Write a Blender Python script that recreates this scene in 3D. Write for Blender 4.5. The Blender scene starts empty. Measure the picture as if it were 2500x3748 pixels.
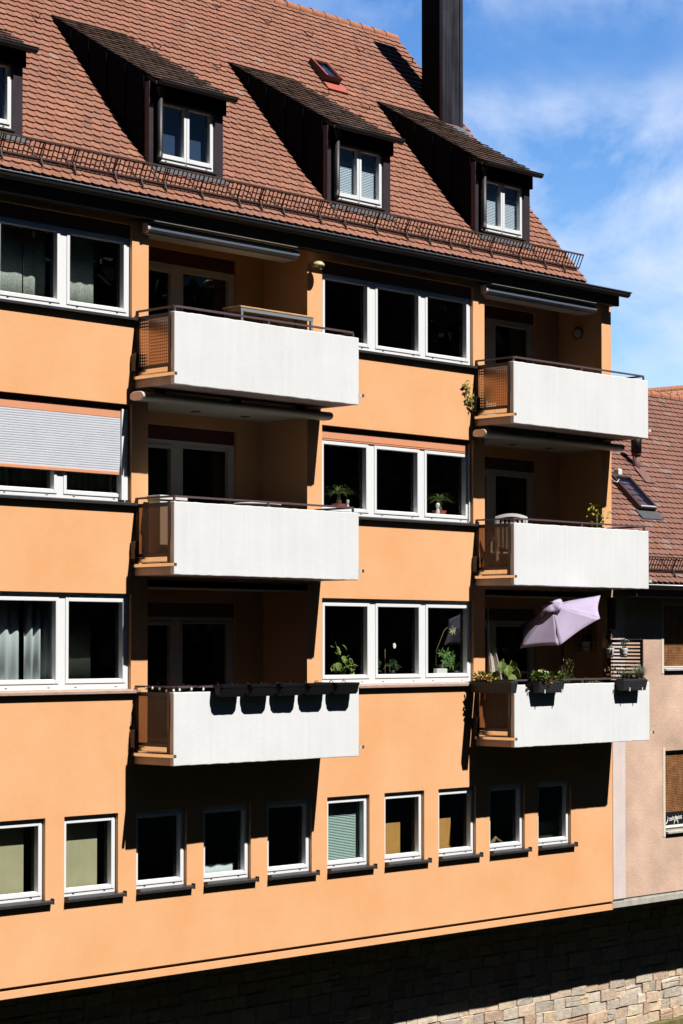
import bpy, bmesh, math, random
from math import sin, cos, pi, radians, sqrt
from mathutils import Vector
SC = bpy.context.scene
COL = SC.collection

# ------------------------------------------------------------------ camera, sky, sun, exposure
cam = bpy.data.cameras.new('camera')
camo = bpy.data.objects.new('camera', cam); COL.objects.link(camo)
camo.location = (-20.785, -24.105, 10.0)
camo.rotation_euler = (pi/2+0.02912, 0, -0.8070)
cam.sensor_fit = 'HORIZONTAL'; cam.sensor_width = 36
cam.lens = 36*7926.5/2500
cam.shift_y = (2122.8-1874)/2500
cam.clip_start = 0.5; cam.clip_end = 3000
SC.camera = camo

SUN = Vector((0.160, -0.870, 1.250)).normalized()      # towards the sun
SUN_EL = math.asin(SUN.z); SUN_ROT = math.atan2(SUN.x, SUN.y)
w = bpy.data.worlds.new('World'); SC.world = w; w.use_nodes = True
nt = w.node_tree; nt.nodes.clear()
out = nt.nodes.new('ShaderNodeOutputWorld'); bg = nt.nodes.new('ShaderNodeBackground')
sky = nt.nodes.new('ShaderNodeTexSky'); sky.sky_type = 'NISHITA'; sky.sun_disc = False
sky.sun_elevation = SUN_EL; sky.sun_rotation = SUN_ROT; sky.air_density = 1.0; sky.dust_density = 0.0; sky.ozone_density = 1.5
bg.inputs['Strength'].default_value = 0.05
tc = nt.nodes.new('ShaderNodeTexCoord'); mp = nt.nodes.new('ShaderNodeMapping')
mp.inputs['Rotation'].default_value = (0.25, 0.1, 0.3); mp.inputs['Scale'].default_value = (3.6, 3.6, 5.0)
mp.inputs['Location'].default_value = (0.35, 0.0, 0.62)
nz = nt.nodes.new('ShaderNodeTexNoise'); nz.inputs['Scale'].default_value = 2.6; nz.inputs['Detail'].default_value = 10; nz.inputs['Roughness'].default_value = 0.58; nz.inputs['Distortion'].default_value = 0.25
rp = nt.nodes.new('ShaderNodeValToRGB'); rp.color_ramp.elements[0].position = 0.41; rp.color_ramp.elements[1].position = 0.60
rp.color_ramp.elements[0].color = (0.0, 0.0, 0.0, 1); rp.color_ramp.elements[1].color = (0.9, 0.9, 0.9, 1)
mx = nt.nodes.new('ShaderNodeMix'); mx.data_type = 'RGBA'
mx.inputs['B'].default_value = (11.0, 12.6, 15.6, 1)
hs = nt.nodes.new('ShaderNodeHueSaturation'); hs.inputs['Saturation'].default_value = 1.38; hs.inputs['Value'].default_value = 1.0; hs.inputs['Hue'].default_value = 0.512
# cloud only north; sky gain brightens north, dims the unseen south to cut fill
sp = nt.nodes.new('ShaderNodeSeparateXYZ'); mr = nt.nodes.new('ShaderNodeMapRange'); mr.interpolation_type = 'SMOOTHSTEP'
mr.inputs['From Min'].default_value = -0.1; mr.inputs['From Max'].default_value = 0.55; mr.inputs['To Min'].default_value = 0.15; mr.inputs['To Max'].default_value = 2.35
vm = nt.nodes.new('ShaderNodeVectorMath'); vm.operation = 'SCALE'
cm = nt.nodes.new('ShaderNodeMath'); cm.operation = 'MULTIPLY'; mr2 = nt.nodes.new('ShaderNodeMapRange'); mr2.interpolation_type = 'SMOOTHSTEP'; mr2.inputs['From Min'].default_value = 0.0; mr2.inputs['From Max'].default_value = 0.5
L_ = nt.links.new
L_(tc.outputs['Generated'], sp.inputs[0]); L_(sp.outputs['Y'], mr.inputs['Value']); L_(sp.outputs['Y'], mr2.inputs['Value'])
L_(tc.outputs['Generated'], mp.inputs['Vector']); L_(mp.outputs['Vector'], nz.inputs['Vector'])
L_(nz.outputs['Fac'], rp.inputs['Fac']); L_(rp.outputs['Color'], cm.inputs[0]); L_(mr2.outputs['Result'], cm.inputs[1]); 
# cloud layer: a broad veil low in the sky, a clear gap above it, scattered patches higher up
cb = nt.nodes.new('ShaderNodeValToRGB'); cb.color_ramp.interpolation = 'B_SPLINE'
for i_, (p_, v_) in enumerate(((0.0, .45), (.12, .55), (.16, .9), (.21, 1.0), (.240, .85), (.256, .08), (.272, .12), (.288, .85), (.33, .6), (.6, .3))):
    e_ = cb.color_ramp.elements[i_] if i_ < 2 else cb.color_ramp.elements.new(p_)
    e_.position = p_; e_.color = (v_, v_, v_, 1)
c2 = nt.nodes.new('ShaderNodeMath'); c2.operation = 'MULTIPLY'
L_(sp.outputs['Z'], cb.inputs['Fac']); L_(cm.outputs[0], c2.inputs[0]); L_(cb.outputs['Color'], c2.inputs[1]); L_(c2.outputs[0], mx.inputs['Factor'])
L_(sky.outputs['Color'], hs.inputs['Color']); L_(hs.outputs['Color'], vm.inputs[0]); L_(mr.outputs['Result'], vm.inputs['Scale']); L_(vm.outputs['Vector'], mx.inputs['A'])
L_(mx.outputs['Result'], bg.inputs['Color']); L_(bg.outputs['Background'], out.inputs['Surface'])

sl = bpy.data.lights.new('sun', 'SUN'); sl.energy = 5.0; sl.angle = radians(0.5); sl.color = (1.0, 0.972, 0.925)
slo = bpy.data.objects.new('sun', sl); COL.objects.link(slo); slo.location = (0, -30, 60)
slo.rotation_euler = SUN.to_track_quat('Z', 'Y').to_euler()
SC.view_settings.view_transform = 'Standard'; SC.view_settings.look = 'None'
SC.view_settings.exposure = 0.50; SC.view_settings.gamma = 1.0
SC.cycles.max_bounces = 8; SC.cycles.diffuse_bounces = 1; SC.cycles.glossy_bounces = 3; SC.cycles.transparent_max_bounces = 16
SC.cycles.caustics_reflective = False; SC.cycles.caustics_refractive = False

# ------------------------------------------------------------------ materials
MATS = {}
def mat(name, col, rough=0.8, metal=0.0, bump=0.0, bscale=40, var=0.0, vscale=3, attr=None, spec=0.5, streak=0.0, dist=0.01, detail=4, col2=None):
    m = bpy.data.materials.new(name); m.use_nodes = True; MATS[name] = m
    n = m.node_tree.nodes; l = m.node_tree.links
    b = n['Principled BSDF']; b.inputs['Roughness'].default_value = rough; b.inputs['Metallic'].default_value = metal
    b.inputs['Specular IOR Level'].default_value = spec
    b.inputs['Base Color'].default_value = (*col, 1)
    src = None
    t = n.new('ShaderNodeTexCoord')
    if attr:
        a = n.new('ShaderNodeAttribute'); a.attribute_name = attr; a.attribute_type = 'GEOMETRY'
        src = a.outputs['Color']
    if var or col2:
        q = n.new('ShaderNodeTexNoise'); q.inputs['Scale'].default_value = vscale; q.inputs['Detail'].default_value = 6; q.inputs['Roughness'].default_value = 0.62
        l.new(t.outputs['Object'], q.inputs['Vector'])
        r = n.new('ShaderNodeValToRGB'); r.color_ramp.elements[0].position = 0.3; r.color_ramp.elements[1].position = 0.7
        c2 = col2 if col2 else tuple(c*(1-var) for c in col); c1 = col if col2 else tuple(min(1, c*(1+var*0.5)) for c in col)
        r.color_ramp.elements[0].color = (*c2, 1); r.color_ramp.elements[1].color = (*c1, 1)
        l.new(q.outputs['Fac'], r.inputs['Fac'])
        if src is not None:
            x = n.new('ShaderNodeMix'); x.data_type = 'RGBA'; x.blend_type = 'MULTIPLY'; x.inputs['Factor'].default_value = 1
            l.new(src, x.inputs['A']); l.new(r.outputs['Color'], x.inputs['B']); src = x.outputs['Result']
        else: src = r.outputs['Color']
    if streak:
        mp_ = n.new('ShaderNodeMapping'); mp_.inputs['Scale'].default_value = (9, 9, 0.45)
        l.new(t.outputs['Object'], mp_.inputs['Vector'])
        q = n.new('ShaderNodeTexNoise'); q.inputs['Scale'].default_value = 1.3; q.inputs['Detail'].default_value = 5
        l.new(mp_.outputs['Vector'], q.inputs['Vector'])
        r = n.new('ShaderNodeValToRGB'); r.color_ramp.elements[0].position = 0.36; r.color_ramp.elements[1].position = 0.62
        r.color_ramp.elements[0].color = (1-streak, 1-streak, 1-streak*0.95, 1); r.color_ramp.elements[1].color = (1, 1, 1, 1)
        l.new(q.outputs['Fac'], r.inputs['Fac'])
        x = n.new('ShaderNodeMix'); x.data_type = 'RGBA'; x.blend_type = 'MULTIPLY'; x.inputs['Factor'].default_value = 1
        if src is None: x.inputs['A'].default_value = (*col, 1)
        else: l.new(src, x.inputs['A'])
        l.new(r.outputs['Color'], x.inputs['B']); src = x.outputs['Result']
    if src is not None: l.new(src, b.inputs['Base Color'])
    if bump:
        q = n.new('ShaderNodeTexNoise'); q.inputs['Scale'].default_value = bscale; q.inputs['Detail'].default_value = detail; q.inputs['Roughness'].default_value = 0.65
        l.new(t.outputs['Object'], q.inputs['Vector'])
        u = n.new('ShaderNodeBump'); u.inputs['Strength'].default_value = bump; u.inputs['Distance'].default_value = dist
        l.new(q.outputs['Fac'], u.inputs['Height']); l.new(u.outputs['Normal'], b.inputs['Normal'])
    return m

mat('orange_render', (0.82, 0.455, 0.235), 0.9, col2=(0.765, 0.380, 0.170), bump=0.7, bscale=72, vscale=0.75, dist=0.008, spec=0.15, detail=3)
mat('white_render', (0.725, 0.73, 0.74), 0.85, bump=0.25, bscale=20, var=0.05, vscale=1.4, dist=0.010, streak=0.03, spec=0.2)
mat('slab_side', (0.46, 0.36, 0.33), 0.85, bump=0.3, bscale=20, var=0.15, vscale=5)  # pinkish brown holds the shaded side of the white slab in its colour
mat('floor_tile', (0.055, 0.045, 0.04), 0.7)
mat('soffit_paint', (0.55, 0.50, 0.42), 0.8, var=0.1, vscale=2)
mat('pvc', (0.78, 0.79, 0.80), 0.35, var=0.02, vscale=8)
mat('pvc_grey', (0.62, 0.60, 0.56), 0.45)
mat('dark_slot', (0.02, 0.02, 0.02), 0.6)
mat('sill_dark', (0.035, 0.034, 0.036), 0.45, var=0.3, vscale=9, bump=0.1, bscale=60)
mat('sill_brown', (0.42, 0.29, 0.23), 0.7, var=0.2, vscale=9)
mat('coral_metal', (0.70, 0.30, 0.165), 0.55, var=0.05, vscale=6)
mat('maroon_board', (0.07, 0.02, 0.017), 0.7)
mat('shutter_grey', (0.58, 0.60, 0.655), 0.5, var=0.06, vscale=4)
mat('steel_brown', (0.105, 0.070, 0.075), 0.5, var=0.15, vscale=14)
mat('frame_brown', (0.035, 0.016, 0.014), 0.5, var=0.15, vscale=14)
mat('strip_metal', (0.86, 0.80, 0.70), 0.22, metal=1.0, var=0.12, vscale=14)
mat('cassette', (0.50, 0.48, 0.43), 0.5, var=0.05, vscale=4)
mat('cassette_cap', (0.72, 0.56, 0.52), 0.5)
mat('cassette_blue', (0.20, 0.24, 0.31), 0.4, metal=0.3)
mat('dormer_metal', (0.045, 0.033, 0.042), 0.42, var=0.25, vscale=4, bump=0.06, bscale=6)
mat('cheek_metal', (0.005, 0.005, 0.006), 0.9, spec=0.05, var=0.2, vscale=3)  # near-black: deep shade of dormer cheeks and chimney's left face put into colour
mat('pipe_metal', (0.022, 0.018, 0.018), 0.5, var=0.2, vscale=12)
mat('eave_board', (0.016, 0.013, 0.012), 0.75)
mat('zinc', (0.10, 0.12, 0.155), 0.55, metal=0.2, var=0.2, vscale=6)
mat('lead', (0.07, 0.072, 0.08), 0.55, var=0.2, vscale=8)
mat('chimney_metal', (0.018, 0.018, 0.024), 0.42, var=0.35, vscale=2.4, bump=0.08, bscale=5, streak=-1.6)
mat('guard_iron', (0.060, 0.030, 0.026), 0.6, var=0.3, vscale=20)
mat('roof_tile', (0.250, 0.120, 0.082), 0.85, attr='tint', var=0.22, vscale=22, bump=0.25, bscale=70, spec=0.25)
mat('roof_under', (0.05, 0.022, 0.016), 0.9)
mat('pipe_red', (0.17, 0.085, 0.07), 0.7, var=0.3, vscale=12)
mat('ridge_tile', (0.36, 0.14, 0.075), 0.8, var=0.3, vscale=9, bump=0.2, bscale=40)
mat('skylight_red', (0.42, 0.095, 0.065), 0.5, var=0.1, vscale=8)
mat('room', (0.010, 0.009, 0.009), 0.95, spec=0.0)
mat('curtain_net', (0.50, 0.54, 0.50), 0.9, var=0.45, vscale=38, spec=0.1)
mat('curtain_dark', (0.055, 0.060, 0.052), 0.9, spec=0.1, var=0.2, vscale=12)
mat('curtain_white', (0.46, 0.50, 0.52), 0.9, spec=0.1)
mat('blind_beige', (0.42, 0.38, 0.235), 0.85, var=0.08, vscale=3, streak=0.05)
mat('blind_teal', (0.40, 0.55, 0.52), 0.7)
mat('blind_white', (0.66, 0.77, 0.84), 0.7)
mat('sky_blue_sheet', (0.020, 0.055, 0.125), 0.7)  # blue of the sky's reflection in the glass, put into the sheet's colour
mat('board_ochre', (0.48, 0.24, 0.06), 0.8, var=0.15, vscale=6)
mat('black_plastic', (0.006, 0.006, 0.007), 0.5, spec=0.25)
mat('rattan_black', (0.018, 0.018, 0.021), 0.6, bump=1.0, bscale=90)
mat('parasol_cloth', (0.42, 0.35, 0.49), 0.85, var=0.06, vscale=6, spec=0.15)
mat('white_plastic', (0.72, 0.70, 0.67), 0.4)
mat('white_glaze', (0.75, 0.75, 0.73), 0.25)
mat('soil', (0.03, 0.02, 0.015), 0.95)
mat('wood_edge', (0.60, 0.36, 0.15), 0.6, var=0.25, vscale=10)
mat('grey_paint', (0.20, 0.22, 0.25), 0.5)
mat('leaf_green', (0.075, 0.125, 0.022), 0.6, attr='tint', spec=0.3)
mat('leaf_dark', (0.018, 0.030, 0.008), 0.8, attr='tint', spec=0.2)
mat('stem', (0.16, 0.11, 0.05), 0.8)
mat('bark', (0.06, 0.045, 0.03), 0.9, bump=0.8, bscale=14)
mat('terracotta_red', (0.34, 0.05, 0.035), 0.6)
mat('macrame', (0.58, 0.53, 0.46), 0.95, bump=0.5, bscale=50)
mat('pink_render', (0.64, 0.44, 0.335), 0.9, bump=0.7, bscale=22, var=0.30, vscale=0.9, dist=0.010, streak=0.0, spec=0.2)
mat('pale_strip', (0.68, 0.58, 0.55), 0.9, bump=0.4, bscale=20, var=0.08, vscale=2, streak=0.06)
mat('grey_stone', (0.44, 0.41, 0.36), 0.9, bump=0.6, bscale=25, var=0.3, vscale=5)
mat('wood_shutter', (0.30, 0.13, 0.045), 0.6, var=0.55, vscale=7, streak=0.2)
mat('alu', (0.66, 0.67, 0.68), 0.4, metal=0.4)
mat('cream_trim', (0.66, 0.60, 0.47), 0.8)
mat('banner_black', (0.008, 0.008, 0.010), 0.5)
mat('letter_white', (0.82, 0.82, 0.80), 0.6)
mat('letter_yellow', (0.75, 0.60, 0.06), 0.6)
mat('quay_block', (1.0, 1.0, 1.0), 0.92, attr='tint', var=0.3, vscale=9, bump=1.0, bscale=11, dist=0.028, detail=10)
mat('quay_mortar', (0.34, 0.28, 0.21), 0.95, bump=0.8, bscale=30)
mat('algae', (0.17, 0.14, 0.05), 0.8, var=0.4, vscale=7, bump=0.7, bscale=30)
mat('water', (0.004, 0.005, 0.003), 0.08, bump=0.12, bscale=3)
mat('ground', (0.022, 0.022, 0.015), 0.95, var=0.3, vscale=0.2)
mat('bulb', (0.85, 0.84, 0.80), 0.15)
mat('lamp_cream', (0.55, 0.45, 0.24), 0.4)
mat('clock_face', (0.60, 0.58, 0.55), 0.5)
mat('chrome', (0.5, 0.48, 0.46), 0.2, metal=1.0)

def glass(name, tint, refl, rough=0.0, grid=0.0, body=None):
    m = bpy.data.materials.new(name); m.use_nodes = True; MATS[name] = m
    n = m.node_tree.nodes; l = m.node_tree.links; n.clear()
    o = n.new('ShaderNodeOutputMaterial'); tr = n.new('ShaderNodeBsdfTransparent'); tr.inputs['Color'].default_value = (*tint, 1)
    gl = n.new('ShaderNodeBsdfGlossy'); gl.inputs['Roughness'].default_value = rough; gl.inputs['Color'].default_value = (0.95, 0.97, 1, 1)
    fr = n.new('ShaderNodeLayerWeight'); fr.inputs['Blend'].default_value = 0.5
    pw = n.new('ShaderNodeMath'); pw.operation = 'POWER'; pw.inputs[1].default_value = 5.0; l.new(fr.outputs['Facing'], pw.inputs[0])
    mu = n.new('ShaderNodeMath'); mu.operation = 'MULTIPLY_ADD'; mu.inputs[1].default_value = 0.95; mu.inputs[2].default_value = 0.04*refl; mu.use_clamp = True
    mix = n.new('ShaderNodeMixShader'); l.new(pw.outputs[0], mu.inputs[0]); l.new(mu.outputs[0], mix.inputs['Fac'])
    base = tr.outputs['BSDF']
    if body:
        df = n.new('ShaderNodeBsdfDiffuse'); df.inputs['Color'].default_value = (*body[0], 1)
        m2 = n.new('ShaderNodeMixShader'); m2.inputs['Fac'].default_value = body[1]
        l.new(base, m2.inputs[1]); l.new(df.outputs['BSDF'], m2.inputs[2]); base = m2.outputs['Shader']
    l.new(base, mix.inputs[1]); l.new(gl.outputs['BSDF'], mix.inputs[2]); l.new(mix.outputs['Shader'], o.inputs['Surface'])
    if grid:
        t = n.new('ShaderNodeTexCoord'); wv = n.new('ShaderNodeTexWave'); wv.bands_direction = 'Y'; wv.inputs['Scale'].default_value = grid
        wz = n.new('ShaderNodeTexWave'); wz.bands_direction = 'Z'; wz.inputs['Scale'].default_value = grid
        ad = n.new('ShaderNodeMath'); ad.operation = 'ADD'; bu = n.new('ShaderNodeBump'); bu.inputs['Strength'].default_value = 0.5; bu.inputs['Distance'].default_value = 0.01
        l.new(t.outputs['Object'], wv.inputs['Vector']); l.new(t.outputs['Object'], wz.inputs['Vector'])
        l.new(wv.outputs['Fac'], ad.inputs[0]); l.new(wz.outputs['Fac'], ad.inputs[1]); l.new(ad.outputs[0], bu.inputs['Height']); l.new(bu.outputs['Normal'], gl.inputs['Normal'])
    return m
glass('window_glass', (0.96, 0.98, 0.965), 1.0)
glass('dormer_glass', (0.96, 0.98, 0.99), 2.6)
glass('patterned_glass', (0.62, 0.50, 0.40), 2.2, rough=0.12, grid=28.0, body=((0.20, 0.12, 0.07), 0.18))

def perforated():
    m = bpy.data.materials.new('perforated_sheet'); m.use_nodes = True; MATS['perforated_sheet'] = m
    n = m.node_tree.nodes; l = m.node_tree.links
    b = n['Principled BSDF']; b.inputs['Base Color'].default_value = (0.42, 0.26, 0.17, 1); b.inputs['Metallic'].default_value = 0.9; b.inputs['Roughness'].default_value = 0.3
    t = n.new('ShaderNodeTexCoord'); s = n.new('ShaderNodeSeparateXYZ'); l.new(t.outputs['Object'], s.inputs[0])
    hs_ = []
    for ax in ('Y', 'Z'):
        f = n.new('ShaderNodeMath'); f.operation = 'MULTIPLY'; f.inputs[1].default_value = 1/0.046; l.new(s.outputs[ax], f.inputs[0])
        g = n.new('ShaderNodeMath'); g.operation = 'FRACT'; l.new(f.outputs[0], g.inputs[0])
        k = n.new('ShaderNodeMath'); k.operation = 'COMPARE'; k.inputs[1].default_value = 0.5; k.inputs[2].default_value = 0.23; l.new(g.outputs[0], k.inputs[0]); hs_.append(k)
    a = n.new('ShaderNodeMath'); a.operation = 'MULTIPLY'; l.new(hs_[0].outputs[0], a.inputs[0]); l.new(hs_[1].outputs[0], a.inputs[1])
    tr = n.new('ShaderNodeBsdfTransparent'); mx_ = n.new('ShaderNodeMixShader'); l.new(a.outputs[0], mx_.inputs['Fac'])
    l.new(b.outputs['BSDF'], mx_.inputs[1]); l.new(tr.outputs['BSDF'], mx_.inputs[2]); l.new(mx_.outputs['Shader'], n['Material Output'].inputs['Surface'])
perforated()

# ------------------------------------------------------------------ mesh helpers
class MB:
    def __init__(s): s.v = []; s.f = []; s.m = []; s.c = []; s.mats = []; s.smooth = []
    def mi(s, m):
        if m not in s.mats: s.mats.append(m)
        return s.mats.index(m)
    def add(s, vs, fs, m, tint=None, smooth=False):
        o = len(s.v); s.v += [tuple(p) for p in vs]; i = s.mi(m)
        for f in fs: s.f.append(tuple(o+k for k in f)); s.m.append(i); s.smooth.append(smooth)
        s.c += [tint or (1, 1, 1)]*len(vs)
        return s
    def box(s, x0, x1, y0, y1, z0, z1, m):
        v = [(x, y, z) for z in (z0, z1) for y in (y0, y1) for x in (x0, x1)]
        return s.add(v, [(0, 2, 3, 1), (4, 5, 7, 6), (0, 1, 5, 4), (2, 6, 7, 3), (0, 4, 6, 2), (1, 3, 7, 5)], m)
    def hexa(s, p, m):          # 8 points ordered like box()
        return s.add(p, [(0, 2, 3, 1), (4, 5, 7, 6), (0, 1, 5, 4), (2, 6, 7, 3), (0, 4, 6, 2), (1, 3, 7, 5)], m)
    def quad(s, a, b, c, d, m, tint=None): return s.add([a, b, c, d], [(0, 1, 2, 3)], m, tint)
    def bar(s, a, b, t, m, t2=None):       # square bar
        a = Vector(a); b = Vector(b); d = (b-a).normalized(); t2 = t2 or t
        u = d.cross(Vector((0, 0, 1))); u = Vector((1, 0, 0)) if u.length < 1e-3 else u.normalized(); w_ = d.cross(u).normalized()
        P = []
        for q in (a, b):
            for j, k in ((-1, -1), (1, -1), (1, 1), (-1, 1)): P.append(q+u*j*t/2+w_*k*t2/2)
        return s.add(P, [(0, 1, 2, 3), (7, 6, 5, 4), (0, 4, 5, 1), (1, 5, 6, 2), (2, 6, 7, 3), (3, 7, 4, 0)], m)
    def tube(s, pts, r, m, n=8, caps=True, tint=None):
        pts = [Vector(p) for p in pts]; rs = r if isinstance(r, (list, tuple)) else [r]*len(pts)
        V = []; prev = None
        for i, p in enumerate(pts):
            d = (pts[min(i+1, len(pts)-1)]-pts[max(i-1, 0)]).normalized()
            if prev is None: u = d.cross(Vector((0.31, 0.17, 0.93))); u.normalize()
            else: u = (prev-d*prev.dot(d)).normalized()
            prev = u; w_ = d.cross(u)
            for k in range(n): a = 2*pi*k/n; V.append(p+(u*cos(a)+w_*sin(a))*rs[i])
        F = [(i*n+k, i*n+(k+1) % n, (i+1)*n+(k+1) % n, (i+1)*n+k) for i in range(len(pts)-1) for k in range(n)]
        if caps: F += [tuple(range(n-1, -1, -1)), tuple((len(pts)-1)*n+k for k in range(n))]
        return s.add(V, F, m, tint, smooth=n > 5)
    def lathe(s, c, prof, m, n=16):        # prof: (r, z)
        V = [(c[0]+r*cos(2*pi*k/n), c[1]+r*sin(2*pi*k/n), c[2]+z) for r, z in prof for k in range(n)]
        F = [(i*n+k, i*n+(k+1) % n, (i+1)*n+(k+1) % n, (i+1)*n+k) for i in range(len(prof)-1) for k in range(n)]
        return s.add(V, F, m, smooth=True)
    def extrude_x(s, prof, x0, x1, m, smooth=False, caps=True):   # prof: closed (y, z)
        n = len(prof); V = [(x, y, z) for x in (x0, x1) for y, z in prof]
        F = [(k, (k+1) % n, n+(k+1) % n, n+k) for k in range(n)]
        if caps: F += [tuple(range(n-1, -1, -1)), tuple(range(n, 2*n))]
        return s.add(V, F, m, smooth=smooth)
    def build(s, name, parent=None, bevel=0, **tags):
        me = bpy.data.meshes.new(name); me.from_pydata(s.v, [], s.f)
        for m in s.mats: me.materials.append(MATS[m])
        me.polygons.foreach_set('material_index', s.m); me.polygons.foreach_set('use_smooth', s.smooth)
        if any(c != (1, 1, 1) for c in s.c):
            at = me.color_attributes.new('tint', 'FLOAT_COLOR', 'POINT')
            at.data.foreach_set('color', [q for c in s.c for q in (*c, 1)])
        o = bpy.data.objects.new(name, me); COL.objects.link(o)
        if not any(c != (1, 1, 1) for c in s.c): pass
        if parent is None and s.v and tags.get('kind') is None:
            bx = sum(p[0] for p in s.v)/len(s.v); by = sum(p[1] for p in s.v)/len(s.v); bz = min(p[2] for p in s.v)
            me.transform(__import__('mathutils').Matrix.Translation((-bx, -by, -bz))); o.location = (bx, by, bz)
        if parent is not None:
            o.parent = parent
            if parent.parent is None: o.location = -parent.location
        me.update()
        bm = bmesh.new(); bm.from_mesh(me); bmesh.ops.recalc_face_normals(bm, faces=bm.faces); bm.to_mesh(me); bm.free()
        if bevel:
            b = o.modifiers.new('bevel', 'BEVEL'); b.width = bevel; b.segments = 2; b.limit_method = 'ANGLE'
        for k, v in tags.items(): o[{'cat': 'category'}.get(k, k)] = v
        return o
def empty(name, loc, label, cat, group=None):
    o = bpy.data.objects.new(name, None); COL.objects.link(o); o.location = loc; o.empty_display_size = 0.2
    o['label'] = label; o['category'] = cat
    if group: o['group'] = group
    return o
def copy_tree(o, parent=None):
    kids = [c for c in COL.objects if c.parent == o]
    c = o.copy(); COL.objects.link(c)
    if parent is not None: c.parent = parent
    for k in kids: copy_tree(k, c)
    return c
R = random.Random(7)

def leaf(mb, p, d, up, L, W, m, tint, fold=0.25, droop=0.3):
    d = Vector(d).normalized(); sd = d.cross(Vector(up)); sd = sd.normalized() if sd.length > 1e-4 else Vector((1, 0, 0)); n = sd.cross(d)
    p = Vector(p); P = []
    for t, wd in ((0, 0.12), (0.3, 0.8), (0.62, 1.0), (1, 0.05)):
        c = p+d*L*t-n*droop*L*t*t
        P += [c-sd*W*wd/2+n*fold*W*wd*0.5, c, c+sd*W*wd/2+n*fold*W*wd*0.5]
    F = []
    for i in range(3):
        a = i*3; F += [(a, a+1, a+4, a+3), (a+1, a+2, a+5, a+4)]
    mb.add(P, F, m, tint)
def tintg(base, v=0.35, r=R):
    k = 1+r.uniform(-v, v); return (base[0]*k*(1+r.uniform(-.15, .15)), base[1]*k, base[2]*k)
def bush(mb, c, rad, n, L, W, base, m='leaf_green', r=R, upb=0.5):
    for _ in range(n):
        while True:
            q = Vector((r.uniform(-1, 1), r.uniform(-1, 1), r.uniform(-1, 1)))
            if 0.05 < q.length < 1: break
        p = Vector(c)+Vector((q.x*rad[0], q.y*rad[1], q.z*rad[2]))
        d = q.normalized()*0.7+Vector((r.uniform(-.6, .6), r.uniform(-.6, .6), upb+r.uniform(-.3, .4)))
        leaf(mb, p, d, (r.uniform(-.5, .5), r.uniform(-.5, .5), 1), L*r.uniform(.6, 1.3), W*r.uniform(.7, 1.2), m, tintg(base, r=r))
def blades(mb, c, n, L, W, base, spread=1.0, r=R, m='leaf_green', droop=1.0):
    c = Vector(c)
    for _ in range(n):
        a = r.uniform(0, 2*pi); el = r.uniform(0.45, 1.45); l = L*r.uniform(.6, 1.1)
        h = Vector((cos(a), sin(a), 0)); P = []; sd = Vector((-sin(a), cos(a), 0)); tt = tintg(base, r=r)
        for k in range(6):
            t = k/5; p = c+h*(l*t*cos(el)*spread+0.25*l*t*t)+Vector((0, 0, l*t*sin(el)-droop*l*t*t*0.75)); wd = W*(1-t*0.9)/2
            P += [p-sd*wd, p+sd*wd]
        mb.add(P, [(2*k, 2*k+1, 2*k+3, 2*k+2) for k in range(5)], m, tt)

# ------------------------------------------------------------------ roofs: plain tiles with rounded ends, each a slab of its own
def tiles(name, org, pitch, x0, x1, length, parent, base, exp=0.157, tw=0.178, seed=1, dark=0.0, skip=None, lichen=0.02):
    r = random.Random(seed); mb = MB(); V = Vector((0, cos(pitch), sin(pitch))); N = Vector((0, -sin(pitch), cos(pitch))); O = Vector(org)
    rows = int(length/exp)+1
    for i in range(rows):
        s0 = i*exp; off = (i % 2)*tw/2
        n = int((x1-x0)/tw)+2
        for j in range(-1, n):
            a0 = x0+j*tw+off; a1 = a0+tw
            b0 = max(a0, x0); b1 = min(a1, x1)
            if b1-b0 < 0.05: continue
            if skip and skip((b0+b1)/2, s0): continue
            s1 = min(s0+0.205, length)
            if s1-s0 < 0.03: continue
            g = 0.0025; cx = (a0+a1)/2; hj = r.uniform(-.002, .002); sj = r.uniform(-.003, .003); tl = r.uniform(-.002, .002)
            P = []; K = 7
            xs = [b0+g+(b1-b0-2*g)*k/(K-1) for k in range(K)]
            def pt(x, s, dh=0.0):
                h = 0.046-(s-s0)*0.150+hj+tl*(x-cx)/tw*2+dh
                return O+Vector((x, 0, 0))+V*(s+(sj if s < s1 else 0))+N*h
            for x in xs:
                q = (x-cx)/(tw/2); P.append(pt(x, s0+0.058*(1-sqrt(max(0, 1-0.93*q*q)))))
            P.append(pt(xs[-1], s1)); P.append(pt(xs[0], s1))
            lo = [pt(x, s0+0.058*(1-sqrt(max(0, 1-0.93*((x-cx)/(tw/2))**2))), -0.021) for x in xs]
            F = [tuple(range(K+2))]+[(k+1, k, K+2+k, K+3+k) for k in range(K-1)]
            F += [(0, K+1, K+2), (K-1, 2*K+1, K)]
            t = r.gauss(1, 0.06); u = r.gauss(0, 0.025)
            c = (base[0]*t*(1+u), base[1]*t, base[2]*t*(1-u))
            q = r.random()
            if q < lichen: c = (base[0]*1.05, base[1]*1.45, base[2]*1.7)
            elif q < lichen+0.03: c = (c[0]*.78, c[1]*.82, c[2]*.88)
            elif q < lichen+0.05: c = (c[0]*1.2, c[1]*1.2, c[2]*1.1)
            mb.add(P+lo, F, 'roof_tile', c)
    return mb.build(name, parent)

exec_parts = True
# ================================================================== SETTING
g = MB(); g.quad((-600, -600, 0.9), (900, -600, 0.9), (900, 900, 0.9), (-600, 900, 0.9), 'ground'); g.build('ground', kind='structure')
g = MB(); g.quad((-300, -34, 2.36), (300, -34, 2.36), (300, 1.10, 2.36), (-300, 1.10, 2.36), 'water'); g.build('river', kind='structure')
g = MB(); g.box(-300, 300, -110, -34, 1.0, 4.6, 'ground'); g.build('river_bank', kind='structure')

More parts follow.
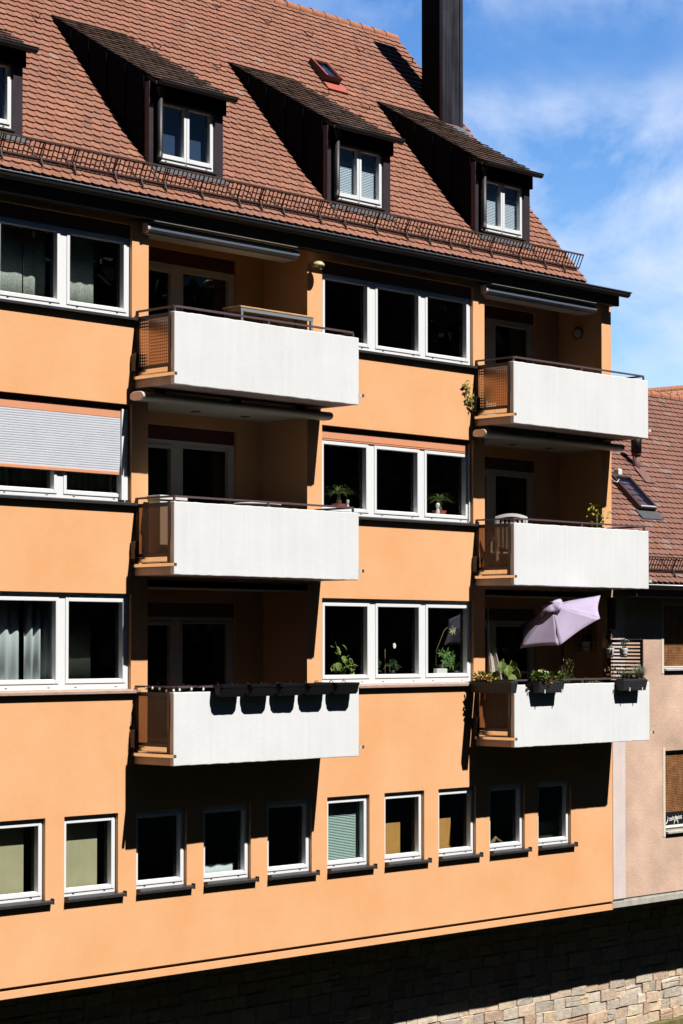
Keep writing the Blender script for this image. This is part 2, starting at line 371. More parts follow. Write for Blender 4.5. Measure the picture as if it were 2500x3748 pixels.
# quay wall of rough stone blocks, under the overhang
def quay():
    r = random.Random(3); root = empty('quay_wall', (10, 1.4, 2.3), 'rough quay wall of pale sandstone blocks under the overhanging houses', 'wall')
    mb = MB(); mb.box(-12, 30, 1.165, 2.2, 1.2, 5.6, 'quay_mortar'); mb.build('core', root)
    mb = MB(); z = 2.53; fx = 1.13
    while z < 5.2:
        h = r.uniform(.17, .33); x = -9+r.uniform(0, .4)
        while x < 26:
            wd = r.uniform(.2, .62); zz = z; hh = h
            if r.random() < 0.14: hh = h*0.55
            t = r.choice([(.46, .36, .26), (.44, .34, .25), (.48, .40, .30), (.43, .30, .21), (.40, .34, .27), (.50, .38, .25), (.46, .34, .25), (.38, .32, .26)])
            k = r.uniform(1.25, 1.75); t = tuple(c*k for c in t); dy = r.uniform(-.015, .02)
            def ch(x0, x1, z0, z1):
                e = 0.010; j = lambda: r.uniform(-.016, .016)
                A = [(x0+j(), 1.25, z0+j()), (x1+j(), 1.25, z0+j()), (x1+j(), 1.25, z1+j()), (x0+j(), 1.25, z1+j())]
                B = [(A[0][0], fx+dy+.02, A[0][2]), (A[1][0], fx+dy+.02, A[1][2]), (A[2][0], fx+dy+.02, A[2][2]), (A[3][0], fx+dy+.02, A[3][2])]
                Cc = [(A[0][0]+e, fx+dy+j()*.6, A[0][2]+e), (A[1][0]-e, fx+dy+j()*.6, A[1][2]+e), (A[2][0]-e, fx+dy+j()*.6, A[2][2]-e), (A[3][0]+e, fx+dy+j()*.6, A[3][2]-e)]
                mb.add(A+B+Cc, [(8, 9, 10, 11)]+[(a+k2, a+(k2+1) % 4, a+4+(k2+1) % 4, a+4+k2) for a in (0, 4) for k2 in range(4)], 'quay_block', t)
            ch(x+.002, x+wd-.002, zz+.002, zz+hh-.002)
            if hh < h: ch(x+.002, x+wd-.002, zz+hh+.002, zz+h-.002)
            x += wd
        z += h
    mb.build('stone_blocks', root)
    mb = MB(); mb.box(-9, 26, 1.06, 1.3, 2.2, 2.53, 'algae'); mb.build('footing', root, bevel=.03)
quay()

# ================================================================== APARTMENT BUILDING
B = empty('apartment_building', (4.0, 2.0, 5.09), 'orange rendered apartment building with white balconies, dormers and a steep red tiled roof', 'building')
PER = 7.71
ROW4 = [(-2.63, -1.63), (-1.29, -0.295), (0.05, 1.045), (1.385, 2.37), (2.725, 3.705), (4.055, 5.045), (5.405, 6.385), (6.745, 7.72), (8.085, 9.05), (9.42, 10.37)]
TRI = (3.935, 7.665)
LOG = (0.26, 3.60)
FL = [(13.735, 16.29), (10.985, 13.575), (8.237, 10.83)]     # slab bottom / loggia ceiling
WZ = [(14.76, 16.14), (12.05, 13.49), (9.31, 10.72)]
def facade():
    ops = [(a, b, 6.37, 7.54, 0.17) for a, b in ROW4]
    for k in (-1, 0):
        for z0, z1 in WZ: ops.append((TRI[0]+k*7.725, TRI[1]+k*7.725, z0, z1, 0.17))
    for x in (LOG[0], LOG[0]+PER):
        for b, c in FL: ops.append((x, (x+3.34) if x < 5 else 11.335, b+.10, c, None))
    xs = sorted({-9.0, 11.62} | {o[0] for o in ops} | {o[1] for o in ops}); zs = sorted({5.245, 16.46} | {o[2] for o in ops} | {o[3] for o in ops})
    mb = MB()
    for i in range(len(xs)-1):
        for j in range(len(zs)-1):
            cx = (xs[i]+xs[i+1])/2; cz = (zs[j]+zs[j+1])/2
            if any(o[0] < cx < o[1] and o[2] < cz < o[3] for o in ops): continue
            mb.quad((xs[i], 0, zs[j]), (xs[i+1], 0, zs[j]), (xs[i+1], 0, zs[j+1]), (xs[i], 0, zs[j+1]), 'orange_render')
    for a, b, z0, z1, d in ops:
        if d is None: continue
        mb.quad((a, 0, z0), (a, d, z0), (a, d, z1), (a, 0, z1), 'orange_render'); mb.quad((b, 0, z0), (b, d, z0), (b, d, z1), (b, 0, z1), 'orange_render')
        mb.quad((a, 0, z0), (b, 0, z0), (b, d, z0), (a, d, z0), 'orange_render'); mb.quad((a, 0, z1), (b, 0, z1), (b, d, z1), (a, d, z1), 'orange_render')
    # gable wall, back, underside of the overhang
    mb.quad((11.62, 0, 5.24), (11.62, 8.4, 5.24), (11.62, 8.4, 16.46), (11.62, 0, 16.46), 'orange_render')
    mb.quad((-9, 8.4, 5.24), (11.62, 8.4, 5.24), (11.62, 8.4, 16.46), (-9, 8.4, 16.46), 'orange_render')
    mb.add([(10.40, -0.1, 16.47), (10.40, 4.37, 21.80), (10.40, 8.9, 16.47)], [(0, 1, 2)], 'orange_render')
    mb.quad((10.0, -.10, 16.462), (11.62, -.10, 16.462), (11.62, 8.4, 16.462), (10.0, 8.4, 16.462), 'roof_under')
    o = mb.build('wall', B)
    # dropped base moulding: shadow groove and lower band
    mb = MB(); mb.box(-9, 11.615, -0.004, 1.5, 5.09, 5.195, 'orange_render'); mb.box(-9, 11.61, 0.11, 1.5, 5.194, 5.24, 'orange_render'); mb.build('base_moulding', B)
facade()

# dark rooms behind the windows
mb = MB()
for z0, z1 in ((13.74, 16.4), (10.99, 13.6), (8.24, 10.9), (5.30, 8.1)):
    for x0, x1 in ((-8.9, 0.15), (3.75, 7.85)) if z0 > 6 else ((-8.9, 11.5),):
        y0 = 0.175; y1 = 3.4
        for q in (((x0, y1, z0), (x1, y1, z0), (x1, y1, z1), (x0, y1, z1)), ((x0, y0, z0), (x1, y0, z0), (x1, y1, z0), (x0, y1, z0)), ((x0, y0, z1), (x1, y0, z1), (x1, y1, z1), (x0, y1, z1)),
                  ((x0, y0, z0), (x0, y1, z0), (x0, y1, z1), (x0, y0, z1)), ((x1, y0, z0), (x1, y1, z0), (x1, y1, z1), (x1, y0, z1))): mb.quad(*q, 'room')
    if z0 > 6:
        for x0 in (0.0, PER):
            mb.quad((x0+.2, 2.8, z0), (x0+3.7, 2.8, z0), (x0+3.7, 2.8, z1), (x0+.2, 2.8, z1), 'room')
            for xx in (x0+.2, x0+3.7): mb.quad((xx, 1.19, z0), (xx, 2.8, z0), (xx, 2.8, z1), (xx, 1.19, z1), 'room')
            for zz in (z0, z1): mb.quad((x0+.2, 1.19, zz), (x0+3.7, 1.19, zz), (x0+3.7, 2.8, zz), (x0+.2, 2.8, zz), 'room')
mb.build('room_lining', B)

def frame_ring(mb, x0, x1, z0, z1, wd, y0, y1, m, wb=None):
    wb = wb or wd
    mb.box(x0, x0+wd, y0, y1, z0, z1, m); mb.box(x1-wd, x1, y0, y1, z0, z1, m)
    mb.box(x0+wd, x1-wd, y0, y1, z0, z0+wb, m); mb.box(x0+wd, x1-wd, y0, y1, z1-wd, z1, m)
def window(x0, x1, z0, z1, glasses, gz, y=0.06, sill='sill_dark', parent=B, slots=True, pane='window_glass', sx=(0.03, 0.06), frame='pvc'):
    mb = MB(); G = sorted(glasses)
    edges = [x0]; 
    mb.box(x0, x1, y, y+.10, z0, gz[0]-.055, frame); mb.box(x0, x1, y, y+.10, gz[1]+.05, z1, frame)
    posts = [(x0, G[0][0]-.055)]+[(G[i][1]+.055, G[i+1][0]-.055) for i in range(len(G)-1)]+[(G[-1][1]+.055, x1)]
    for a, b in posts:
        if b-a > .012: mb.box(a, b, y, y+.10, gz[0]-.055, gz[1]+.05, frame)
    if slots:
        for a, b in G:
            for xx in (a+.12, b-.14): mb.box(xx, xx+.035, y-.004, y+.01, z0+.028, z0+.038, 'dark_slot')
    win = mb.build('window', parent)
    for a, b in G:
        s = MB(); frame_ring(s, a-.054, b+.054, gz[0]-.054, gz[1]+.049, .055, y-.012, y+.085, frame); s.box(a, b, y+.02, y+.07, gz[0]-.001, gz[0]+.012, frame)
        s.build('sash', win, bevel=.006)
        p = MB(); p.box(a-.004, b+.004, y+.064, y+.072, gz[0]-.004, gz[1]+.004, pane); p.build('pane', win)
    if sill:
        s = MB(); a, b = x0-sx[0], x1+sx[1]
        s.hexa([(a, -.075, z0-.065), (b, -.075, z0-.065), (a, y, z0-.03), (b, y, z0-.03), (a, -.075, z0-.025), (b, -.075, z0-.025), (a, y, z0-.002), (b, y, z0-.002)], sill)
        for xx in (a-.008, b): s.box(xx, xx+.008, -.08, .0, z0-.072, z0+.012, sill)
        s.build('sill', win, bevel=.003)
    return win
TG = [(4.05, 5.05), (5.30, 6.31), (6.54, 7.55)]
for k in (-1, 0):
    dx = k*7.725; gl = [(a+dx, b+dx) for a, b in TG]; x0, x1 = TRI[0]+dx+.004, TRI[1]+dx-.004
    # top floor with a dark board in front of the shutter box
    wn = window(x0, x1, 14.79, 15.94, gl, (14.895, 15.865), sill='sill_dark', sx=(.02, .05))
    b = MB(); b.box(x0, x1, .045, .15, 15.945, 16.135, 'maroon_board'); b.build('shutter_box', wn)
    wn = window(x0, x1, 12.07, 13.28, gl, (12.18, 13.20), y=0.085 if k == 0 else 0.115, sill='sill_dark', sx=(.02, .06))
    b = MB(); b.box(x0, x1-.09, .070, .15, 13.29, 13.41, 'coral_metal'); b.box(x0, x1-.03, .09, .16, 13.41, 13.485, 'maroon_board')
    if k == 0: b.box(x0, x1-.09, .066, .085, 13.262, 13.280, 'coral_metal')
    b.build('shutter_box', wn)
    if k == -1:
        b = MB(); z = 13.285; prof = []
        while z > 12.50:
            prof += [(.077, z), (.0705, z-.004), (.0695, z-.017), (.071, z-.030), (.077, z-.0335)]; z -= .0345
        prof2 = prof+[(.096, z), (.096, 13.285)]
        b.extrude_x(prof2, x0, -.215, 'shutter_grey'); b.build('roller_shutter', wn)
        b = MB(); b.box(x0, -.24, .060, .10, 12.452, 12.498, 'coral_metal'); b.build('shutter_bar', wn, bevel=.004)
    b = MB(); b.box(x1-.145 if k == -1 else x1-.05, x1-.03, .045, .10, 12.09, 13.42, 'pvc'); b.build('guide_rail', wn)
    window(x0, x1, 9.335, 10.715, gl, (9.475, 10.60), sill='sill_brown', sx=(.02, .06))
for i, (a, b) in enumerate(ROW4):
    wn = window(a+.003, b-.003, 6.40, 7.537, [(a+.075, b-.085)], (6.505, 7.44), sx=(-.015, .10))
    m = MB()
    if i in (0, 1):
        m.box(a+.02, b-.20, .235, .245, 6.42, 7.5, 'blind_beige'); m.build('blind', wn)
    elif i == 5:
        z = 7.46
        while z > 6.42:
            m.hexa([(a+.03, .20, z-.020), (b-.05, .20, z-.020), (a+.03, .228, z+.002), (b-.05, .228, z+.002), (a+.03, .20, z-.018), (b-.05, .20, z-.018), (a+.03, .228, z+.004), (b-.05, .228, z+.004)], 'blind_teal'); z -= .0255
        m.build('blind', wn)

# loggias: back wall, side walls, ceiling, floor, glazed doors
for x in (0.0, PER):
    a = x+LOG[0]; b = (x+3.60) if x < 5 else 11.335; o = 0 if x < 5 else -.07
    d0, d1 = x+.42, x+3.0+o
    for fi, (z0, z1) in enumerate(FL):
        fz = z0+.14; dt = fz+2.03
        m = MB()
        m.quad((a-.02, 0, z0+.10), (a-.02, 1.02, z0+.10), (a-.02, 1.02, z1), (a-.02, 0, z1), 'orange_render') if False else None
        for xx in (a, b): m.quad((xx, 0, z0+.1), (xx, 1.0, z0+.1), (xx, 1.0, z1), (xx, 0, z1), 'orange_render')
        m.quad((d1, 1.0, z0+.1), (b, 1.0, z0+.1), (b, 1.0, z1), (d1, 1.0, z1), 'orange_render')
        m.quad((a, 1.0, z0+.1), (d0, 1.0, z0+.1), (d0, 1.0, z1), (a, 1.0, z1), 'orange_render')
        m.quad((d0, 1.0, dt+.22), (d1, 1.0, dt+.22), (d1, 1.0, z1), (d0, 1.0, z1), 'orange_render')
        for xx in (d0, d1): m.quad((xx, 1.0, fz), (xx, 1.1, fz), (xx, 1.1, dt+.22), (xx, 1.0, dt+.22), 'orange_render')
        m.quad((d0, 1.0, dt+.22), (d1, 1.0, dt+.22), (d1, 1.1, dt+.22), (d0, 1.1, dt+.22), 'orange_render')
        m.build('loggia_wall', B)
        m = MB(); m.box(a, b, -.0005, 1.0, z1-.004, z1+.12, 'soffit_paint') if fi == 0 else m.box(a, b, 0.0, 1.0, z1-.004, z1+.1, 'soffit_paint')
        ce = m.build('loggia_ceiling', B)
        if fi == 1:
            for px in (.35, 1.45, 2.5):
                m = MB(); m.lathe((a+px, .55, z1-.012), [(0.0, 0), (.075, 0), (.085, .008)], 'dark_slot', 14); m.build('downlight', ce)
        m = MB(); m.box(a, b, 0.0, 1.0, z0+.02, fz, 'floor_tile'); m.box(x+.06, x+3.8, -.78, -.002, fz+.02, fz+.026, 'floor_tile'); m.build('loggia_floor', B)
        # door leaf and fixed window in one frame
        gA = (x+.58, x+1.64+o); gB = (x+1.90+o, x+2.87+o)
        m = MB(); y = 1.06
        m.box(d0, d1, y, y+.09, dt-.07, dt, 'pvc_grey'); m.box(d0, d1, y, y+.09, fz, fz+.09, 'pvc_grey')
        m.box(d0, gA[0]-.06, y, y+.09, fz+.09, dt-.07, 'pvc_grey'); m.box(gA[1]+.06, gB[0]-.03, y, y+.09, fz+.09, dt-.07, 'pvc_grey'); m.box(gB[1]+.03, d1, y, y+.09, fz+.09, dt-.07, 'pvc_grey')
        dr = m.build('balcony_door', B)
        m = MB(); frame_ring(m, gA[0]-.058, gA[1]+.058, fz+.095, dt-.075, .058, y-.015, y+.07, 'pvc_grey'); m.build('door_leaf', dr, bevel=.005)
        m = MB(); frame_ring(m, gB[0]-.028, gB[1]+.028, fz+.095, dt-.075, .03, y-.008, y+.07, 'pvc_grey'); m.build('window_frame', dr, bevel=.005)
        for q in (gA, gB):
            m = MB(); m.box(q[0]-.004, q[1]+.004, y+.04, y+.048, fz+.12, dt-.10, 'window_glass'); m.build('pane', dr)
        m = MB(); m.box(d0, d1, 1.055, 1.15, dt+.004, dt+.215, 'maroon_board'); m.build('shutter_box', dr)
        m = MB(); m.box(d0-.03, d1+.03, 1.16, 1.19, z0+.1, z1, 'room')
        # opening is cut by building four boards round the glazing
        m = MB(); m.box(d0-.05, d0+.02, 1.15, 1.2, fz, z1, 'room'); m.box(d1-.02, d1+.05, 1.15, 1.2, fz, z1, 'room'); m.box(d0+.02, d1-.02, 1.16, 1.2, dt-.02, z1, 'room'); m.build('door_lining', dr)

# balconies
def rough_front(mb, x0, x1, y0, y1, z0, z1, m, seed):
    r = random.Random(seed); n = 44
    # front panel with a slightly worn, uneven edge
    V = []; F = []
    for k in range(n+1):
        x = x0+(x1-x0)*k/n; jt = r.uniform(-.004, .004); jb = r.uniform(-.004, .004); jf = r.uniform(-.002, .002)
        V += [(x, y0+jf, z0+jb), (x, y0+jf, z1+jt), (x, y1, z1+jt*.5), (x, y1, z0)]
    for k in range(n):
        for q in range(4): F.append((k*4+q, k*4+(q+1) % 4, k*4+4+(q+1) % 4, k*4+4+q))
    F += [(0, 1, 2, 3), (n*4+3, n*4+2, n*4+1, n*4)]
    mb.add(V, F, m)
def balcony(x, b, kind, seed, planters=False):
    Wd = 3.87 if x < 5 else 3.872
    m = MB(); m.box(x, x+Wd, -.784, 0.0, b, b+.16, 'slab_side'); sl_ = m.build('balcony', B, bevel=.006)
    m = MB(); rough_front(m, x-.002, x+Wd, -.870, -.785, b-.002, b+1.055, 'white_render', seed)
    p = m.build('parapet', sl_)
    md = p.modifiers.new('bevel', 'BEVEL'); md.width = .010; md.segments = 2; md.limit_method = 'ANGLE'; md.angle_limit = radians(50)
    for sx, sg in ((x, -1), (x+Wd, 1)):
        m = MB(); q0, q1 = (sx-.055, sx-.004) if sg < 0 else (sx+.004, sx+.055)
        m.box(q0, q1, -.935, .04, b+.118, b+.166, 'strip_metal'); m.box(q0+.006, q1-.006, -.938, -.930, b+.122, b+.162, 'lead'); m.build('drip_gutter', sl_, bevel=.003)
        m = MB(); c = sx+.03*(-sg)
        m.box(c-.012, c+.012, -.70, -.03, b+.20, b+.262, 'strip_metal')
        for k in range(34): m.box(c-.010, c+.010, -.69+k*.0195, -.681+k*.0195, b+.184, b+.2, 'strip_metal')
        m.build('kick_strip', sl_)
        m = MB()
        m.box(c-.018, c+.018, -.055, -.012, b+.165, b+1.05, 'frame_brown'); m.box(c-.018, c+.018, -.765, -.715, b+.165, b+1.04, 'frame_brown')
        m.box(c-.018, c+.018, -.715, -.055, b+.99, b+1.05, 'frame_brown'); m.box(c-.018, c+.018, -.715, -.055, b+.265, b+.315, 'frame_brown')
        m.build('side_frame', sl_, bevel=.004)
        m = MB(); m.box(c-.004, c+.004, -.715, -.055, b+.315, b+.99, 'perforated_sheet' if kind == 'perf' else 'patterned_glass'); m.build('side_panel', sl_)
        m = MB()
        if sg < 0:
            m.box(x-.085, x-.006, -.11, -.012, b+.24, b+.50, 'frame_brown'); m.build('wall_bracket', sl_, bevel=.006)
            m = MB(); m.box(x-.016, x+.004, -.79, -.745, b+.515, b+1.06, 'steel_brown'); m.build('end_plate', sl_)
    zr = b+1.130; t = .032; m = MB()
    for (p0, p1) in (((x+.03, -.004, zr), (x+.03, -.835, zr)), ((x+.03, -.835, zr), (x+Wd-.10, -.835, zr)), ((x+Wd-.10, -.835, zr), (x+Wd-.10, -.004, zr))): m.bar(p0, p1, t, 'steel_brown', .028)
    for px, py in ((x+.03, -.02), (x+.03, -.835), (x+1.92, -.835), (x+Wd-.10, -.835), (x+Wd-.10, -.02)): m.box(px-.014, px+.014, py-.014, py+.014, b+1.04, zr-.012, 'steel_brown')
    m.build('railing', sl_)
    return sl_
for xi, x in enumerate((0.0, 7.705)):
    for fi, (b, _) in enumerate(FL): balcony(x, b, 'perf' if fi == 0 else 'glass', xi*10+fi+1)

# awnings
for x in (0.0, PER+.02):
    m = MB(); x0, x1 = x+.16, x+3.27
    pr = [(.0, 16.05)]+[(-.085-.068*cos(t), 16.115+.066*sin(t)) for t in [(-0.5+k/8)*pi for k in range(9)]]+[(.0, 16.185)]
    m.extrude_x(pr, x0, x1, 'cassette_blue', smooth=False); aw = m.build('awning', B)
    m = MB(); m.box(x0, x1-.02, -.10, 0.2, 16.028, 16.047, 'cassette'); m.box(x+.20, x1-.03, -.165, -.02, 16.188, 16.199, 'cassette'); m.box(x+.20, x1-.1, -.215, -.10, 16.208, 16.222, 'cassette'); m.build('front_rail', aw)
    m = MB(); m.extrude_x([(-.02, 16.045)]+[(-.085-.075*cos(t), 16.115+.074*sin(t)) for t in [(-0.5+k/8)*pi for k in range(9)]]+[(-.02, 16.19)], x0-.05, x0-.001, 'cassette_cap'); m.build('end_cap', aw)
    z = 13.60; x0, x1 = x-.10, x+3.80; m = MB()
    def rr(s): return [(-.26-.085*s*cos(t) if abs(t) < 1.6 else 0, z+.062*s*sin(t)) for t in [(-.5+k/6)*pi for k in range(7)]]+[(-.10, z+.062*s), (-.05, z+.03), (-.05, z-.04), (-.12, z-.062*s)]
    m.extrude_x(rr(1.0), x0, x1, 'cassette'); aw = m.build('awning', B, bevel=.004)
    for e0, e1 in ((x0-.04, x0-.001), (x1+.001, x1+.04)):
        m = MB(); m.extrude_x(rr(1.06), e0, e1, 'cassette_cap' if e0 < x0 else 'cassette'); m.build('end_cap', aw, bevel=.01)
    m = MB()
    for xx in (x+.35, x+1.9, x+3.3): m.box(xx, xx+.07, -.2, -.03, 13.66, 13.728, 'frame_brown')
    m.build('bracket', aw)

# ------------------------------------------------------------------ main roof
PITCH = radians(49); RX0, RX1 = -5.2, 10.47
DORM = [-3.47, 0.40, 4.22, 7.92]; DW = 1.51
def skip_main(x, s):
    y = -.33+s*cos(PITCH)
    return any(L+.06 < x < L+DW-.06 and 0.22 < y < 2.45 for L in DORM) or (9.75 < x < 10.2 and 2.5 < y < 2.9)
mb = MB(); N = Vector((0, -sin(PITCH), cos(PITCH)))
e0 = Vector((0, -.30, 16.50)); r0 = Vector((0, 4.37, 21.90)); bk = Vector((0, 9.04, 16.5))
mb.hexa([(RX0, -.28, 16.40), (RX1-.03, -.28, 16.40), (RX0, 4.37, 21.76), (RX1-.03, 4.37, 21.76), (RX0, -.33, 16.505), (RX1-.02, -.33, 16.505), (RX0, 4.37, 21.905), (RX1-.02, 4.37, 21.905)], 'roof_under')
mb.hexa([(RX0, 4.38, 21.76), (RX1-.03, 4.38, 21.76), (RX0, 9.0, 16.4), (RX1-.03, 9.0, 16.4), (RX0, 4.38, 21.9), (RX1-.02, 4.38, 21.9), (RX0, 9.05, 16.5), (RX1-.02, 9.05, 16.5)], 'roof_tile')
RF = mb.build('roof', B)
tiles('tile_field', (0, -.33, 16.505), PITCH, RX0, RX1, 7.13, RF, (1.08, 1.02, 1.0), seed=4, skip=skip_main, lichen=.004)
m = MB(); x = RX0
rr_ = random.Random(5)
while x < RX1-.1:
    x1 = min(x+.34, RX1+.01); j = rr_.uniform(-.006, .006)
    P = []
    for xx, rad in ((x, .105), (x1+.03, .092)):
        P += [(xx, 4.37+rad*1.15*cos(t), 21.86+j+rad*1.1*sin(t)) for t in [pi*(-.08+1.16*k/10) for k in range(11)]]
    m.add(P, [(k, k+1, 12+k, 11+k) for k in range(10)]+[tuple(range(11, 22))], 'ridge_tile', smooth=False); x = x1
m.build('ridge', RF)
# roof hooks
for x, y in ((-.01, 2.40), (5.05, 3.72), (6.27, 3.70), (7.31, 3.67), (2.5, 2.43), (3.79, 2.36), (6.39, 2.37), (7.36, 2.30), (8.67, 3.66), (10.08, 3.70), (-2.2, 3.7)):
    c = Vector((x, y, 16.51+(y+.33)*math.tan(PITCH))); V = Vector((0, cos(PITCH), sin(PITCH)))
    m = MB(); m.tube([c+V*.16+N*.03, c+V*.02+N*.055, c-V*.06+N*.09, c-V*.07+N*.14, c-V*.01+N*.17], .009, 'guard_iron', 6); m.box(x-.02, x+.02, y-.05, y-.02, c.z-.02, c.z+.03, 'guard_iron') if False else None
    m.build('roof_hook', RF)
# gutter, eave box
m = MB(); K = 10; P = []
for xx in (-9.0, 11.74): P += [(xx, -.30+.075*cos(t), 16.470+.082*sin(t)) for t in [pi+pi*k/K for k in range(K+1)]]
m.add(P, [(k, k+1, K+2+k, K+1+k) for k in range(K)]+[tuple(range(K+1)), tuple(range(K+1, 2*K+2))], 'eave_board', smooth=False)
m.tube([(-9.0, -.378, 16.480), (11.76, -.378, 16.480)], .0125, 'zinc', 8)
for q in range(16): m.box(-8.2+q*1.24, -8.185+q*1.24, -.392, -.366, 16.465, 16.498, 'lead')
m.build('gutter', B)
m = MB(); m.box(-9.0, 11.575, -.225, -.001, 16.235, 16.455, 'eave_board'); m.box(-9, 11.575, -.224, -.15, 16.225, 16.236, 'eave_board'); m.build('eave_box', B)
# snow guard
def guard(x0, x1, org, pitch, parent, sup, end_open=True):
    V = Vector((0, cos(pitch), sin(pitch))); Nn = Vector((0, -sin(pitch), cos(pitch))); O = Vector(org)
    base = O+V*.30+Nn*.085; up = Vector((0, -.105, .225)); m = MB()
    pt = lambda x, t: base+Vector((x, 0, 0))+up*t
    for t, th in ((0.0, .024), (1.0, .025)): m.bar(pt(x0, t), pt(x1, t), th, 'guard_iron')
    m.bar(pt(x0, .0)+V*-.02-Nn*.03, pt(x1-.1, 0)+V*-.02-Nn*.03, .012, 'guard_iron')
    n = int((x1-x0)/.086)
    for k in range(n+1):
        xx = x0+(x1-x0)*k/n+R.uniform(-.004, .004); m.bar(pt(xx, -.06), pt(xx, 1.03), .0135, 'guard_iron')
    gd = m.build('snow_guard', parent)
    for xx in sup:
        m = MB(); a = O+V*.13+Nn*.05+Vector((xx, 0, 0))
        m.bar(a, pt(xx, .12), .022, 'guard_iron', .012); m.bar(a, O+V*.62+Nn*.045+Vector((xx, 0, 0)), .022, 'guard_iron', .008); m.bar(pt(xx, 0)-Nn*.05, pt(xx, 1.02), .022, 'guard_iron', .010)
        m.build('guard_bracket', gd)
guard(-5.0, 10.40, (0, -.33, 16.505), PITCH, RF, [-4.6, -4.0, -3.3, -2.63, -1.93, -1.34, -.58, -.08, .38, 1.11, 1.88, 2.35, 2.83, 3.65, 4.22, 4.97, 5.71, 6.27, 6.81, 7.32, 7.88, 8.67, 9.37, 9.91])

# dormers
SH = math.atan2(19.88-18.385, 2.58-.02)
def dormer(L, blind, seed):
    Rr = L+DW; yf = .17; zt = 18.39; zb = 17.06
    m = MB()
    fx0, fx1, fz0, fz1 = L+.215, L+1.345, 17.215, 18.175
    # front surround
    m.box(L, fx0-.07, yf, yf+.12, zb, zt, 'dormer_metal') if False else None
    m.box(L, L+.085, yf-.012, yf+.1, zb, zt, 'dormer_metal'); m.box(L+.085, fx0, yf+.02, yf+.1, zb+.1, zt, 'cheek_metal')
    m.box(fx1, Rr, yf-.012, yf+.1, zb+.06, zt, 'dormer_metal')
    m.box(fx0, fx1, yf+.0, yf+.1, fz1, zt, 'cheek_metal'); m.box(L+.085, fx1+.05, yf-.004, yf+.1, zb+.02, fz0-.035, 'dormer_metal')
    m.box(fx0-.05, fx1+.02, yf-.05, yf+.06, fz0-.034, fz0-.004, 'sill_dark')
    o = m.build('dormer', B, bevel=.004)
    for xx in (L+.002, Rr-.002):
        m = MB(); yt = 2.50; zz = lambda y: 18.36+(y-.02)*math.tan(SH)
        rz = lambda y: 16.51+(y+.33)*math.tan(PITCH)
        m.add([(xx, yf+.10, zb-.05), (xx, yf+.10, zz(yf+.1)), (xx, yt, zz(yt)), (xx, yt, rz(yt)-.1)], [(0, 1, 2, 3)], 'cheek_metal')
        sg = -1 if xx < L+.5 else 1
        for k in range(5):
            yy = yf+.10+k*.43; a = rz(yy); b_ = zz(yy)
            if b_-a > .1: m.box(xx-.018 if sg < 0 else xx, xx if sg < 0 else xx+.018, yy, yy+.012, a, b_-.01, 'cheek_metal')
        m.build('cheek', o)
    m = MB(); frame_ring(m, fx0, fx1, fz0, fz1, .034, yf+.03, yf+.10, 'pvc', .07)
    fr = m.build('window_frame', o)
    xm = (fx0+fx1)/2
    for a, b_ in ((fx0+.034, xm-.003), (xm+.003, fx1-.034)):
        m = MB(); frame_ring(m, a, b_, fz0+.065, fz1-.032, .052, yf+.012, yf+.09, 'pvc', .066); m.build('sash', o, bevel=.006)
        m = MB(); m.box(a+.045, b_-.045, yf+.066, yf+.074, fz0+.12, fz1-.075, 'dormer_glass'); m.build('pane', o)
    m = MB()
    for xx in (fx0+.14, fx1-.16, xm-.02): m.box(xx, xx+.035, yf+.027, yf+.04, fz0+.026, fz0+.036, 'dark_slot')
    m.build('drain_slot', o)
    m = MB()
    if blind == 'slats':
        z = fz1-.12-.16
        while z > fz0+.09: m.hexa([(fx0+.06, yf+.12, z-.0235), (fx1-.10, yf+.12, z-.0235), (fx0+.06, yf+.130, z+.001), (fx1-.10, yf+.130, z+.001), (fx0+.06, yf+.12, z-.0215), (fx1-.10, yf+.12, z-.0215), (fx0+.06, yf+.130, z+.0025), (fx1-.10, yf+.130, z+.0025)], 'blind_white'); z -= .027
    m.box(fx0+.03, fx1-.03, yf+.19, yf+.20, fz0+.07, fz1-.05, 'sky_blue_sheet'); m.build('blind', o)  # plain blue sheet added behind the panes: reflected sky held in its colour
    # shed roof
    x0, x1 = L+.03, L+1.555
    m = MB(); y0, z0 = .03, 18.375; y1 = 2.62; z1 = z0+(y1-y0)*math.tan(SH)
    m.hexa([(x0, y0, z0-.05), (x1, y0, z0-.05), (x0, y1, z1-.06), (x1, y1, z1-.06), (x0, y0, z0), (x1, y0, z0), (x0, y1, z1), (x1, y1, z1)], 'eave_board')
    m.box(x0+.05, x1-.03, .10, yf+.1, z0-.25, z0-.02, 'cheek_metal')
    dr = m.build('dormer_roof', o)
    t = tiles('dormer_tiles', (0, y0-.01, z0), SH, x0, x1, 2.98, o, (.46, .62, .70), exp=.165, seed=seed, lichen=.02)
    m = MB(); K = 8; P = []
    for xx in (x0+.02, x1+.045): P += [(xx, -.035+.058*cos(q), 18.375+.065*sin(q)) for q in [pi+pi*k/K for k in range(K+1)]]
    m.add(P, [(k, k+1, K+2+k, K+1+k) for k in range(K)]+[tuple(range(K+1)), tuple(range(K+1, 2*K+2))], 'eave_board'); m.tube([(x0+.02, -.093, 18.379), (x1+.05, -.093, 18.379)], .008, 'pipe_metal', 6)
    m.build('gutter', o)
    m = MB(); px = L+.165; py = yf-.075
    m.lathe((px, py, 18.14), [(.034, 0), (.036, .02), (.07, .14), (.07, .17)], 'pipe_metal', 12)
    m.tube([(px, py, 18.14), (px, py, 17.36), (px-.012, py-.01, 17.29), (px-.045, py-.035, 17.235), (px-.06, py-.05, 17.215)], .043, 'pipe_metal', 12)
    m.lathe((px, py, 17.33), [(.040, 0), (.041, .02), (.040, .04)], 'pipe_metal', 12); m.lathe((px, py, 18.0), [(.040, 0), (.041, .02), (.040, .03)], 'pipe_metal', 12)
    m.build('downpipe', o)
